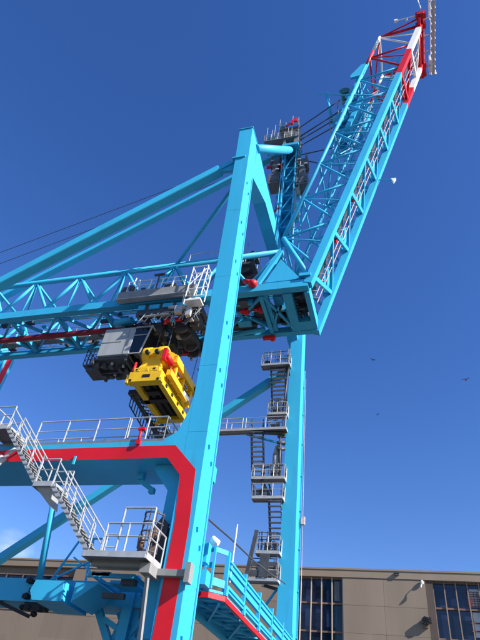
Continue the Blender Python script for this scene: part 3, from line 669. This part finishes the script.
# --- stair tower on the landside of the far waterside leg
def tower_stairs():
    Y0, Y1 = 39.5, 40.25
    def lnd(z, xa, xb, y1=Y1): return landing((xa, Y0, z), (xb, y1, z), [[(xa, Y0), (xb, Y0)], [(xa, Y0), (xa, y1)], [(xb, Y0), (xb, y1)]], GALV, r=.035)
    lnd(32.4, -11.95, -9.2)
    flight('stair_flight', (-11.2, 42.2, 28.6), (-11.05, 39.6, 32.5), (1, 0, 0), 1.35, 12, DARK, GALV)
    landing((-22, Y0, 25.4), (-9.15, 40.2, 25.45), [[(-22, Y0), (-13.1, Y0)], [(-12.8, Y0), (-9.2, Y0)], [(-22, 40.2), (-12.8, 40.2)]], GALV, r=.038, sp=1.6)
    lnd(26.9, -10.9, -9.2)
    flight('stair_flight', (-12.6, 42.4, 22.2), (-12.3, 39.6, 25.4), (1, 0, 0), 1.05, 10, DARK, GALV)
    lnd(20.85, -11.8, -9.05); lnd(19.2, -11.6, -9.1)
    flight('stair_flight', (-10.5, 42.6, 15.6), (-10.25, 39.6, 19.2), (1, 0, 0), 1.0, 11, DARK, GALV)
    lnd(15.0, -10.9, -9.1); lnd(13.1, -11.3, -9.1)
    def fr(m):
        m.beam((-11.4, 39.4, 13.2), (-10.9, 39.4, 16.6), .12, .3); m.box((-11.2, 39.44, 13.35), (-9.2, 39.5, 13.75)); m.box((-11.2, 39.44, 14.05), (-9.2, 39.5, 14.35)); m.box((-10.5, 39.4, 13.3), (-9.8, 39.48, 14.9))
        m.beam((-9.35, 40.9, 12.9), (-10.5, 40.6, 13.1), .15, .2); m.beam((-9.3, 40.1, 25.2), (-12, 39.8, 25.3), .2, .25); m.beam((-9.3, 40.2, 32.1), (-11, 39.9, 32.3), .2, .25)
        for z in (24.9, 24.3, 23.7): m.tube((-9.9, 40.0, z), (-9.3, 40.5, z + .3), .16, 8)
        m.tube((-9.75, 40.1, 25.3), (-9.6, 40.2, 21.0), .1, 8); m.tube((-9.35, 40.0, 32.3), (-9.6, 39.8, 27.0), .09, 8)
        m.tube((-9.5, 39.7, 33.6), (-9.25, 40.1, 31.4), .07, 8); m.tube((-9.3, 39.8, 34.4), (-9.4, 39.6, 32.4), .06, 6)
        m.beam((-11.7, 39.6, 20.8), (-11.5, 39.6, 19.3), .1, .2); m.box((-11.3, 39.55, 19.5), (-10.4, 39.65, 20.0)); m.beam((-10.4, 39.6, 20.7), (-9.9, 39.6, 19.3), .08, .14)
        m.beam((-11.0, 39.7, 20.8), (-10.2, 39.7, 19.4), .1, .3)
    cpart('stair_frame', DARK, fr)
    rnd = random.Random(5)
    def cage_at(x0, x1, z, h):
        def f(m):
            m.tube((x0, 39.62, z + h * .95), (x1, 39.62, z + h * .95), .035, 6)
            for k in range(9):
                x = rnd.uniform(x0, x1); m.tube((x, 39.62, z), (x + rnd.uniform(-.06, .06), 39.62, z + h * rnd.uniform(.9, 1.1)), .035, 5)
            for k in range(4):
                x = rnd.uniform(x0, x1 - .7); zz = z + h * rnd.uniform(.2, .9); m.tube((x, 39.66, zz), (x + rnd.uniform(.5, .9), 39.66, zz + rnd.uniform(-.3, .3)), .035, 5)
            for k in range(2):
                x = rnd.uniform(x0, x1 - .4); m.box((x, 39.62, z + .1), (x + .35, 39.9, z + .1 + rnd.uniform(.3, .7)))
        return f
    for q in ((-11.8, -9.3, 32.5, 1.6), (-10.8, -9.3, 27.0, 1.5), (-11.0, -9.2, 25.5, 1.3), (-11.6, -9.2, 20.95, 1.2), (-10.8, -9.2, 15.1, 1.5), (-11.2, -9.2, 13.2, 1.5)):
        cpart('service_cage', DARK, cage_at(*q))
    cpart('tank', GALV, lambda m: (m.tube((-10.0, 40.6, 21.6), (-10.0, 40.6, 23.5), .4, 14), m.tube((-10.0, 40.6, 23.5), (-10.0, 40.6, 24.3), .4, 14, .24)))
    cpart('strut', BLUE, lambda m: (m.beam((-9.4, 40.8, 12.9), (-10.3, 40.8, 11.6), .12, .15), m.tube((-12.9, 40.5, 25.5), (-9.4, 40.5, 24.4), .1, 8)))
tower_stairs()

# ------------------------------------------------------------------ bogies under the four legs (touch the rails)
def bogie(cx, y):
    def f(m):
        m.box((cx - .55, y - 3.2, 0.95), (cx + .55, y + 3.2, 1.35)); m.box((cx - .45, y - 4.2, .45), (cx + .45, y - .6, .95)); m.box((cx - .45, y + .6, .45), (cx + .45, y + 4.2, .95))
    b = cpart('bogie', BLUE, f)
    def w(m):
        for dy in (-3.7, -2.5, -1.3, 1.3, 2.5, 3.7): m.disc((cx, y + dy, .42), (1, 0, 0), .34, .3, 18)
    cpart('wheel', DARK, w, b)
for cx, y in ((-8.5, 20.75), (-8.6, 41.1), (-44.0, 20.75), (-44.0, 40.75)): bogie(cx, y)
for x in (-8.5, -44.0):
    m = MB(); m.box((x - .035, -60, 0.005), (x + .035, 44, .085)); tag(m.build('crane_rail', RAILM), 'rusty steel crane rail under the %s legs of the blue crane' % ('waterside' if x > -20 else 'landside'), 'rail')

# ------------------------------------------------------------------ trolley with operator cab
trolley = empty('crane_trolley', 'dark machinery trolley with grey operator cab hanging under the blue girder', 'trolley')
T = lambda name, mats, fn, parent=None, bevel=0.0: one(name, mats, parent or trolley, fn, bevel)
def hous(m):
    m.box((-21.5, 27.55, 31.15), (-14.5, 28.08, 31.95)); m.m = 1
    m.box((-21.55, 27.5, 31.05), (-14.45, 28.08, 31.15))
T('walkway_housing', [GREY, GALV], hous, bevel=.03)
def trail(m):
    m.rail([(-20.8, 27.6, 31.95), (-15.6, 27.6, 31.95)], 1.15, 1.0, .04)
    for x, z in ((-20.6, 33.7), (-20.2, 33.4), (-19.0, 33.3), (-18.4, 33.8), (-16.9, 33.2)): m.tube((x, 27.75, 31.9), (x + .25, 27.75, z), .05, 5)
T('railing', WHITE, trail)
def topbits(m):
    m.ball((-20.4, 27.6, 32.3), .3, .25, .35); m.box((-19.6, 27.75, 31.9), (-19.2, 27.8, 32.4)); m.box((-17.5, 27.75, 31.9), (-16.4, 27.8, 32.5)); m.box((-21.4, 27.7, 31.9), (-20.9, 27.8, 32.7)); m.tube((-18.5, 27.5, 33.5), (-17.6, 27.5, 33.5), .12, 8); m.tube((-18.05, 27.5, 31.9), (-18.05, 27.5, 33.5), .06, 6)
T('equipment', DARK, topbits)
def tframe(m):
    m.box((-19.6, 28.2, 29.6), (-14.2, 28.7, 30.65)); m.box((-19.6, 33.3, 29.6), (-14.2, 33.8, 30.65))
    for x in (-19.4, -17.4, -16.0, -14.4): m.box((x, 28.7, 29.7), (x + .35, 33.3, 30.4))
    m.box((-18.6, 29.2, 28.6), (-17.6, 30.6, 29.6)); m.box((-16.6, 29.6, 28.95), (-15.3, 32.4, 29.6)); m.box((-18.9, 31.2, 28.9), (-17.2, 33.0, 29.7)); m.box((-15.0, 28.8, 28.95), (-14.2, 30.0, 29.6))
    for y in (29.4, 30.2, 31.8, 32.6): m.disc((-15.8, y, 28.9), (0, 1, 0), .5, .18, 14); m.disc((-18.2, y, 28.9), (0, 1, 0), .5, .18, 14)
    m.beam((-19.5, 28.3, 29.6), (-18.4, 28.3, 28.6), .15, .2); m.beam((-14.3, 28.4, 29.6), (-15.2, 28.4, 28.4), .15, .2)
T('frame', DARK, tframe)
def tclut(m):
    rnd = random.Random(3)
    for k in range(46):
        x = rnd.uniform(-19.4, -14.2); y = rnd.uniform(28.1, 33.2); z = rnd.uniform(28.5, 29.6); m.m = rnd.choice((0, 0, 1, 2, 3))
        m.box((x, y, z), (x + rnd.uniform(.1, .5), y + rnd.uniform(.1, .5), z + rnd.uniform(.08, .35)))
    m.m = 1
    for k in range(9):
        x = -19.2 + .6 * k; m.tube((x, 28.15, 28.7 + .1 * (k % 3)), (x + .5, 28.15, 29.7), .04, 5)
    m.rail([(-17.2, 28.1, 28.6), (-14.3, 28.1, 28.6), (-14.2, 31, 28.6)], 1.0, .85, .03)
T('drive_unit', [DARK, GALV, BLUE, GREY], tclut)
T('frame_panel', BLUE, lambda m: (m.box((-19.5, 28.05, 30.1), (-18.9, 28.18, 30.6)), m.box((-18.5, 28.05, 30.1), (-17.6, 28.18, 30.55)), m.box((-17.3, 28.05, 30.15), (-16.4, 28.18, 30.55)), m.box((-16.1, 28.05, 30.1), (-15.3, 28.18, 30.5)), m.tube((-22.2, 29.5, 30.2), (-20.6, 29.4, 30.3), .35, 10)))
T('bogie_bar', RED, lambda m: (m.box((-18.5, 33.1, 29.3), (-13.8, 33.29, 29.58)), m.box((-17.0, 28.4, 28.9), (-15.6, 28.58, 29.2))))
def pipes(m):
    m.tube((-17.0, 27.9, 31.2), (-14.8, 27.9, 31.0), .14, 8); m.tube((-15.4, 27.8, 29.4), (-15.4, 27.8, 31.2), .12, 8); m.tube((-16.6, 27.9, 29.9), (-15.1, 27.9, 29.7), .16, 8); m.box((-15.9, 27.6, 29.0), (-15.3, 27.9, 29.7)); m.tube((-18.6, 28.0, 29.2), (-16.5, 28.0, 29.3), .1, 6); m.box((-14.9, 27.6, 28.6), (-14.5, 27.9, 29.4))
T('pipework', GALV, pipes)
def lt(m):
    x0, x1, y0, y1 = -15.0, -13.7, 27.2, 28.0
    for x in (x0, x1):
        for y in (y0, y1): m.tube((x, y, 30.2), (x + .12, y, 33.6), .045, 6)
    for z in (31.0, 31.9, 32.8, 33.6): m.path([(x0 + .05, y0, z), (x1 + .05, y0, z), (x1 + .05, y1, z), (x0 + .05, y1, z), (x0 + .05, y0, z)], .045, 5)
    m.tube((x0, y0, 31.4), (x1, y0, 33.2), .045, 5); m.tube((-14.3, y0, 30.2), (-13.9, y0, 33.3), .05, 5)
    m.box((x0, y0, 29.75), (x1, y1, 29.9)); m.box((x0 + .1, y0 + .2, 29.9), (x1 - .2, y1 + .2, 30.2))
T('ladder_tower', WHITE, lt)
# cab
cabr = T('cab', CAB, lambda m: m.prism([(-22.25, 28.6, 26.0), (-19.45, 28.6, 26.0), (-19.45, 28.6, 28.75), (-22.2, 28.6, 28.75)], (0, 2.6, 0)), bevel=.04)
T('cab_glass', GLASS, lambda m: m.prism([(-19.44, 28.66, 26.02), (-18.5, 28.66, 26.02), (-18.05, 28.66, 28.62), (-19.44, 28.66, 28.62)], (0, 2.4, 0)), cabr)
T('cab_frame', CAB, lambda m: (m.beam((-18.5, 28.6, 25.9), (-18.02, 28.6, 28.75), .1, .1), m.beam((-19.44, 28.62, 27.85), (-18.15, 28.62, 27.85), .07, .07), m.box((-19.45, 28.58, 28.62), (-18.0, 31.2, 28.76)), m.beam((-19.44, 28.6, 26.0), (-18.45, 28.6, 26.0), .09, .09), m.beam((-18.5, 28.6, 25.95), (-18.5, 31.1, 25.95), .1, .1), m.beam((-19.6, 28.6, 25.93), (-19.2, 31.2, 25.93), .09, .09), m.beam((-18.02, 28.6, 28.7), (-18.02, 31.1, 28.7), .1, .1), m.beam((-18.5, 31.1, 25.9), (-18.02, 31.1, 28.75), .1, .1)), cabr)
T('panel_seam', GREY, lambda m: (m.box((-22.2, 28.575, 27.3), (-20.4, 28.6, 27.36)), m.box((-19.95, 28.575, 26.1), (-19.9, 28.6, 28.6))), cabr)
def cunder(m):
    m.box((-22.5, 28.8, 25.75), (-19.5, 31.2, 25.95)); m.box((-22.3, 31.25, 26.4), (-18.8, 32.4, 28.5)); m.box((-22.6, 28.7, 25.45), (-22.4, 31.3, 25.8)); m.box((-19.7, 28.7, 25.45), (-19.5, 31.3, 25.8)); m.box((-22.4, 30.2, 25.5), (-19.7, 30.35, 25.75))
    for k in range(9): x = -22.4 + .55 * (k % 6); y = 29.0 + .7 * (k // 3) + .15 * (k % 3); m.box((x, y, 25.4), (x + .3, y + .4, 25.75))
    m.box((-19.5, 30.6, 25.5), (-18.5, 31.4, 25.9)); m.box((-22.4, 29, 28.75), (-18.6, 32.5, 29.0)); m.box((-21.5, 29.5, 29.0), (-21.2, 32, 31)); m.box((-19.4, 29.5, 29.0), (-19.1, 32, 30))
T('cab_underframe', DARK, cunder, cabr)
def lights(m):
    for x, y in ((-21.9, 29.4), (-21.0, 29.2), (-20.2, 29.6), (-21.4, 30.6), (-20.3, 30.7)): m.tube((x, y, 25.74), (x, y, 25.5), .12, 8)
T('floodlight', GALV, lights, cabr)
def basket(m):
    m.box((-24.3, 30.0, 26.3), (-22.3, 31.8, 26.4)); 
    m.rail([(-22.3, 30.0, 26.4), (-24.3, 30.0, 26.4), (-24.3, 31.8, 26.4), (-22.3, 31.8, 26.4)], 1.6, .35, .035, (.3, .6)); m.box((-24.0, 30.2, 25.9), (-22.4, 31.6, 26.25))
T('service_basket', DARK, basket, cabr)
# hanging cable chain and ladder below the trolley, running to the far side
def chain(m):
    a = V((-21.2, 33.6, 25.6)); b = V((-17.8, 34.6, 21.2))
    for k in range(2):
        o = V((1.1 * k, .4 * k, 0)); m.tube(a + o, b + o, .1, 6); m.tube(a + o + V((0, 0, -1.0)), b + o + V((0, 0, -1.0)), .06, 6); m.tube(a + o + V((0, .8, .3)), b + o + V((0, .8, .3)), .05, 6)
    for k in range(15):
        p = a.lerp(b, k / 14); m.tube(p, p + V((1.1, .4, 0)), .06, 5); m.tube(p, p + V((0, 0, -1)), .05, 5); m.tube(p + V((1.1, .4, 0)), p + V((1.1, .4, -1)), .04, 5)
    m.beam(a + V((.5, .2, -.5)), b + V((.5, .2, -.5)), .7, .12)
    m.box((-21.4, 33.2, 25.5), (-19.9, 34.4, 25.9))
T('cable_chain', DARK, chain)

# ------------------------------------------------------------------ spreader
spr = empty('container_spreader', 'yellow container spreader with black underside hanging on ropes below the trolley', 'spreader')
Sx = lambda name, mats, fn, bevel=0.0: one(name, mats, spr, fn, bevel)
def sframe(m):
    m.box((-18.4, 28.0, 22.8), (-15.85, 28.6, 23.7)); m.box((-18.3, 33.5, 22.95), (-15.95, 34.0, 23.55))
    m.box((-18.3, 28.6, 23.0), (-17.85, 33.5, 23.6)); m.box((-16.35, 28.6, 23.0), (-15.95, 33.5, 23.6))
    m.box((-17.9, 28.9, 23.7), (-16.1, 33.0, 23.95))
    for x in (-18.55, -15.9): m.box((x, 27.9, 22.7), (x + .22, 28.3, 23.0)); m.box((x, 33.75, 22.8), (x + .22, 34.05, 23.1))
    m.box((-18.15, 28.0, 23.7), (-16.1, 28.5, 24.05)); m.box((-18.6, 28.05, 23.0), (-18.4, 28.45, 23.5)); m.box((-17.8, 28.1, 24.05), (-16.4, 28.5, 24.25))
    for x in (-17.9, -17.2, -16.5): m.prism([(x, 27.98, 23.7), (x + .3, 27.98, 23.7), (x + .15, 27.98, 24.1)], (0, .2, 0))
sfr = Sx('frame', YEL, sframe, .03)
def sblack(m):
    m.box((-17.85, 28.6, 23.3), (-16.35, 33.5, 23.7)); m.box((-17.5, 29, 23.12), (-17.2, 33.2, 23.3)); m.box((-16.9, 29, 23.15), (-16.7, 33.2, 23.3)); m.box((-18.6, 30.7, 23.0), (-16.35, 31.2, 23.3)); m.box((-18.55, 30.3, 23.2), (-18.3, 31.6, 23.6)); m.box((-17.6, 29.6, 22.98), (-16.6, 30.1, 23.15))
Sx('telescopic_beam', BLACK, sblack)
def sdet(m):
    for x in (-17.95, -16.6): m.box((x, 27.985, 23.82), (x + .3, 28.0, 23.96))
    m.box((-17.3, 27.98, 23.15), (-16.7, 28.0, 23.4)); m.box((-18.35, 27.98, 22.85), (-18.1, 28.0, 23.05)); m.box((-16.1, 27.98, 22.85), (-15.9, 28.0, 23.05))
    m.tube((-15.5, 33.3, 25.5), (-15.2, 33.3, 25.5), .32, 12); m.tube((-15.8, 28.8, 23.9), (-15.75, 31.5, 23.85), .07, 6); m.tube((-15.85, 29, 24.6), (-15.7, 33, 24.75), .06, 6)
    for y in (29.2, 30.4, 31.6, 32.8): m.box((-15.94, y, 23.15), (-15.9, y + .3, 23.35))
    m.tube((-17.55, 28.02, 25.6), (-17.5, 28.3, 25.6), .17, 10); m.tube((-16.75, 28.02, 25.6), (-16.7, 28.3, 25.6), .17, 10)
    m.path([(-18.2, 28.2, 24.0), (-18.4, 28.6, 24.7), (-18.1, 29.6, 25.4), (-17.9, 30, 26.5), (-17.8, 30.2, 28.6)], .06, 6)
Sx('fitting', BLACK, sdet)
def shead(m):
    for x in (-18.05, -16.85):
        m.tube((x, 29.0, 25.75), (x + .62, 29.0, 25.75), .78, 20); m.box((x + .05, 29.0, 25.1), (x + .57, 30.6, 26.4)); m.tube((x, 30.5, 25.75), (x + .62, 30.5, 25.75), .66, 18)
    m.box((-17.5, 28.5, 25.2), (-16.8, 30.6, 26.3)); m.box((-17.45, 28.25, 25.4), (-16.85, 28.6, 26.0)); m.box((-17.7, 28.5, 24.2), (-16.6, 30.4, 25.2)); m.box((-18.1, 28.3, 24.05), (-16.2, 32.5, 24.25))
    m.beam((-18.0, 28.5, 24.2), (-17.5, 28.6, 25.3), .2, .3); m.beam((-16.3, 28.5, 24.2), (-16.7, 28.6, 25.3), .2, .3)
Sx('head_block', YEL, shead, .03)
def sside(m):
    m.box((-15.75, 29.1, 25.2), (-15.4, 34.3, 25.85)); m.box((-15.85, 28.7, 23.75), (-15.45, 32.2, 24.25)); m.beam((-15.9, 33.9, 23.5), (-15.5, 34.0, 25.4), .3, .3); m.beam((-16.3, 29.3, 26.1), (-15.5, 29.3, 25.6), .4, .5)
    for y in (29.6, 31.2, 32.9): m.box((-15.95, y, 23.7), (-15.55, y + .22, 25.3))
    m.box((-16.0, 29.3, 23.7), (-15.92, 33.2, 25.4)); m.box((-16.3, 30.8, 24.0), (-15.95, 33.4, 25.2))
    m.beam((-15.8, 29.7, 24.2), (-15.8, 31.2, 25.3), .1, .14); m.beam((-15.8, 31.3, 24.2), (-15.8, 32.9, 25.3), .1, .14)
Sx('side_arm', YEL, sside, .02)
Sx('hydraulic_unit', RED, lambda m: (m.tube((-16.0, 28.3, 25.3), (-15.85, 29.2, 25.1), .26, 10), m.box((-16.25, 28.15, 24.9), (-15.95, 28.5, 25.9)), m.box((-16.0, 29.3, 24.5), (-15.65, 30.3, 24.75)), m.tube((-18.35, 28.3, 23.75), (-18.3, 28.3, 24.8), .15, 8, .08)))
Sx('oil_tank', WHITE, lambda m: m.tube((-15.6, 31.3, 24.05), (-15.55, 32.4, 24.05), .24, 12))
def sropes(m):
    for x, y in ((-17.5, 29.2), (-16.5, 29.2), (-17.5, 30.8), (-16.5, 30.8)): m.tube((x, y, 26.2), (x, y, 29.0), .04, 6)
    m.tube((-15.5, 33.9, 25.5), (-15.3, 33.2, 29.6), .03, 5); m.tube((-15.5, 32.4, 25.5), (-15.2, 32.2, 29.6), .03, 5)
Sx('rope', ROPE, sropes)

# ------------------------------------------------------------------ building
bld = empty('industrial_building', 'long tan clad industrial hall behind the crane with tall mullioned windows', 'building')
K = lambda name, mats, fn, parent=None: one(name, mats, parent or bld, fn)
BYF = 52.0
def wall(m):
    m.box((-90, BYF + .5, 0), (60, BYF + 22, 17.0))       # core
    segs = [(-90, -48), (-33.5, -10.45), (-5.95, 1.15), (6.6, 22), (27.5, 60)]
    rows = [0, 2.6, 4.4, 6.6, 8.6, 10.6, 12.78, 14.95, 17.2]
    for a, b in segs:
        n = max(1, round((b - a) / 3.6)); 
        for i in range(n):
            xa = a + (b - a) * i / n; xb = a + (b - a) * (i + 1) / n
            for z0, z1 in zip(rows[:-1], rows[1:]): m.box((xa + .006, BYF, z0 + .006), (xb - .006, BYF + .5, z1 - .01))
    m.box((-48, BYF, 0), (-33.5, BYF + .5, 13.2))
K('wall', WALL, wall)
K('parapet', WALL2, lambda m: (m.box((-90, BYF - .05, 17.22), (60, BYF + .5, 17.85)), m.box((-90, BYF + .5, 17.0), (60, BYF + 22, 17.4)), m.box((-90, BYF - .1, 17.85), (60, BYF + .6, 18.0))))
def window(xa, n, w, rec, zt, zs, zbot, mm=None, pale=()):
    xb = xa + n * w
    fr = K('window', TRANS, lambda m: ([m.box((xa, BYF + rec - .1, z - .07), (xb, BYF + rec + .05, z + .07)) for z in zs], m.box((xa, BYF + rec - .1, zt - .12), (xb, BYF + rec + .05, zt))))
    K('pane', [WGL], lambda m: m.box((xa, BYF + rec + .06, zbot), (xb, BYF + rec + .1, zt)), fr)
    K('mullion', mm or MULL, lambda m: [m.box((xa + k * w - .045, BYF + rec - .2, zbot), (xa + k * w + .045, BYF + rec - .1, zt)) for k in range(n + 1)], fr)
    K('sill', WALL2, lambda m: m.box((xa - .1, BYF - .06, zbot - .2), (xb + .1, BYF + rec + .1, zbot)), fr)
    for p in pale: K('blind', p[4], lambda m: m.box((p[0], BYF + rec + .045, p[1]), (p[2], BYF + rec + .058, p[3])), fr)
    return fr
BLIND = mat('pale sheet behind window', (0.42, 0.42, 0.42), .6, var=.15, scale=3)
w1 = window(-10.7, 5, .94, .32, 17.2, (15.05, 12.8, 10.6, 8.4), 6.5, pale=((-6.75, 15.3, -6.3, 16.9, mat('grey curtain', (.16, .17, .19), .8, var=.3)),))
JAMB = mat('dark brown jamb paint', (.085, .06, .048), .7, var=.2)
MULL2 = mat('brown window mullion', (.24, .17, .125), .6, var=.25, scale=2)
w2 = window(1.75, 5, .93, .42, 17.2, (15.1, 12.8, 10.6, 8.4), 6.5, MULL2, pale=((4.65, 15.35, 6.35, 16.75, BLIND), (4.65, 13.1, 6.35, 14.95, BLIND)))
K('jamb', JAMB, lambda m: m.box((1.16, BYF + .06, 6.5), (1.74, BYF + .5, 17.2)), w2)
def redmesh(m):
    for k, z in enumerate((15.4, 15.6, 15.8, 15.95, 16.15, 16.3, 16.5)): m.box((4.35 + .08 * (k % 3), BYF + .40, z), (6.3, BYF + .43, z + .035))
    for x in (4.45, 4.6, 4.75, 4.95, 5.2, 5.35): m.box((x, BYF + .37, 15.3), (x + .04, BYF + .395, 16.4 + .2 * math.sin(9 * x)))
    for z in (13.5, 14.1): m.box((4.4, BYF + .40, z), (6.3, BYF + .43, z + .08))
K('grille', mat('dark red grille paint', (.16, .03, .03), .6), redmesh, w2)
window(22, 5, 1.1, .32, 17.2, (15.05, 12.8, 10.6, 8.4), 6.5)
window(-48, 7, 2.0714, .32, 16.5, (15.2,), 13.2, DARK)
# bracket fan
fan = empty('wall_fan', 'dark round wall fan on an arm beside the right window', 'fan')
def fanb(m):
    for k in range(7): t = 2 * math.pi * k / 7; m.tube((.85 + .2 * math.cos(t), BYF - .42, 13.95 + .2 * math.sin(t)), (.85 + .2 * math.cos(t), BYF - .22, 13.95 + .2 * math.sin(t)), .13, 8)
    m.tube((.85, BYF - .36, 13.95), (.85, BYF - .16, 13.95), .27, 14); m.box((.65, BYF - .16, 13.75), (1.1, BYF - .003, 14.15)); m.box((.95, BYF - .4, 13.8), (1.3, BYF - .1, 14.2))
one('housing', BLACK, fan, fanb)
one('bracket', TRANS, fan, lambda m: m.box((.7, BYF - .25, 13.45), (1.0, BYF - .003, 13.6)))
lamp = empty('wall_lamp', 'small white wall lamp at the top corner of the right window', 'wall lamp')
one('lamp_housing', LAMPG, lamp, lambda m: (m.ball((.88, BYF - .13, 16.98), .15, .13, .2), m.tube((.82, BYF - .42, 16.72), (.72, BYF - .46, 16.45), .05, 8, .1)))
one('arm', GALV, lamp, lambda m: m.path([(.88, BYF - .13, 17.0), (.9, BYF - .3, 17.06), (.86, BYF - .4, 16.95), (.82, BYF - .42, 16.72)], .03, 6))
vent = empty('roof_vent', 'small dark vent on the fascia above the tan wall', 'vent')
one('hood', DARK, vent, lambda m: (m.box((-1.35, BYF - .2, 17.5), (-1.0, BYF - .06, 17.68)), m.box((-1.4, BYF - .24, 17.68), (-.95, BYF - .06, 17.72))))

# ------------------------------------------------------------------ birds
def bird(p, sz, m_, label, yaw, flap):
    m = MB(); p = V(p)
    def L(x, y, z): 
        c, s_ = math.cos(yaw), math.sin(yaw); return p + V((c * x - s_ * y, s_ * x + c * y, z)) * sz
    body = MB()
    m.ball(p, .14 * sz, .14 * sz, .12 * sz, 8, 5)
    m.tube(L(-.28, 0, 0), L(0, 0, 0), .03 * sz, 8, .12 * sz); m.tube(L(0, 0, 0), L(.24, 0, .03), .12 * sz, 8, .07 * sz); m.ball(L(.28, 0, .05), .075 * sz); m.tube(L(.33, 0, .05), L(.42, 0, .03), .025 * sz, 6, .005 * sz)
    m.prism([L(-.25, -.03, 0), L(-.25, .03, 0), L(-.5, .1, 0), L(-.5, -.1, 0)], (0, 0, .02 * sz))
    for sg in (-1, 1): 
        m.prism([L(.1, sg * .08, .03), L(.14, sg * .4, flap), L(-.02, sg * .42, flap), L(-.12, sg * .08, .03)], (0, 0, .025 * sz))
        m.prism([L(.14, sg * .4, flap), L(-.05, sg * .8, flap * .7), L(-.14, sg * .74, flap * .7), L(-.02, sg * .42, flap)], (0, 0, .02 * sz))
    return tag(m.build('bird', m_), label, 'bird', 'birds in the sky beside the crane')
bird((-1.7, 45, 36.35), .42, BIRD, 'dark bird in the sky, the uppermost of the three', 2.2, .25)
bird((-1.58, 45, 29.86), .3, BIRD, 'smallest dark bird in the sky, the lowest of the three', .6, -.1)
bird((6.75, 45, 33.19), .5, BIRD2, 'reddish brown bird in the sky, the one farthest from the crane', 1.2, .3)

# ------------------------------------------------------------------ sky, sun, camera
EL, AZ = 34.0, 16.0      # sun height; azimuth from +X towards -Y (camera side)
sd = V((math.cos(math.radians(EL)) * math.cos(math.radians(AZ)), -math.cos(math.radians(EL)) * math.sin(math.radians(AZ)), math.sin(math.radians(EL))))
w = bpy.data.worlds.new('World'); sc.world = w; w.use_nodes = True
nt = w.node_tree; bg = nt.nodes['Background']
sky = nt.nodes.new('ShaderNodeTexSky'); sky.sky_type = 'NISHITA'; sky.sun_disc = False
sky.sun_elevation = math.radians(EL); sky.sun_rotation = math.atan2(sd.x, sd.y)
sky.air_density = 1.0; sky.dust_density = 0.3; sky.ozone_density = 3.0; sky.altitude = 0
hs = nt.nodes.new('ShaderNodeHueSaturation'); hs.inputs['Saturation'].default_value = 1.27; hs.inputs['Hue'].default_value = 0.516
nt.links.new(sky.outputs['Color'], hs.inputs['Color'])
tc = nt.nodes.new('ShaderNodeTexCoord')          # one faint wisp of cloud low over the left end of the hall
mpn = nt.nodes.new('ShaderNodeMapping'); mpn.inputs['Scale'].default_value = (14, 14, 40); nt.links.new(tc.outputs['Generated'], mpn.inputs['Vector'])
cn = nt.nodes.new('ShaderNodeTexNoise'); cn.inputs['Scale'].default_value = 1.6; cn.inputs['Detail'].default_value = 5; nt.links.new(mpn.outputs['Vector'], cn.inputs['Vector'])
dd = nt.nodes.new('ShaderNodeVectorMath'); dd.operation = 'DISTANCE'; nt.links.new(tc.outputs['Generated'], dd.inputs[0]); dd.inputs[1].default_value = (-0.6129, 0.7523, 0.2417)
mr = nt.nodes.new('ShaderNodeMapRange'); mr.inputs['From Min'].default_value = .05; mr.inputs['From Max'].default_value = .0; nt.links.new(dd.outputs['Value'], mr.inputs['Value'])
mu = nt.nodes.new('ShaderNodeMath'); mu.operation = 'MULTIPLY'; nt.links.new(cn.outputs['Fac'], mu.inputs[0]); nt.links.new(mr.outputs['Result'], mu.inputs[1])
mr2 = nt.nodes.new('ShaderNodeMapRange'); mr2.inputs['From Min'].default_value = .12; mr2.inputs['From Max'].default_value = .5; mr2.inputs['To Max'].default_value = .5; nt.links.new(mu.outputs['Value'], mr2.inputs['Value'])
cx = nt.nodes.new('ShaderNodeMix'); cx.data_type = 'RGBA'; nt.links.new(mr2.outputs['Result'], cx.inputs['Factor']); nt.links.new(hs.outputs['Color'], cx.inputs['A']); cx.inputs['B'].default_value = (5.2, 5.6, 6.2, 1)
nt.links.new(cx.outputs['Result'], bg.inputs['Color']); bg.inputs['Strength'].default_value = 0.1
sl = bpy.data.lights.new('sun', 'SUN'); sl.energy = 5.0; sl.angle = math.radians(.5); sl.color = (1.0, .96, .9)
so = bpy.data.objects.new('sun', sl); COL.objects.link(so)
so.rotation_euler = sd.to_track_quat('Z', 'Y').to_euler()

R = [[0.9602449, 0.0915697, 0.2637135], [0.2566227, -0.6613988, -0.7047669], [0.1098845, 0.7444237, -0.6586037]]
cam = bpy.data.cameras.new('camera'); co = bpy.data.objects.new('camera', cam); COL.objects.link(co)
M = Matrix([R[0] + [0], R[1] + [0], R[2] + [1.7], [0, 0, 0, 1]])
co.matrix_world = M
cam.sensor_fit = 'VERTICAL'; cam.sensor_height = 32; cam.sensor_width = 24; cam.lens = 532.785 / 640 * 32
cam.clip_end = 6000; cam.clip_start = .1
sc.camera = co
sc.render.resolution_x = 768; sc.render.resolution_y = 1024
vs = sc.view_settings; vs.view_transform = 'Standard'; vs.look = 'None'; vs.exposure = 1.0; vs.gamma = 1; vs.use_curve_mapping = False
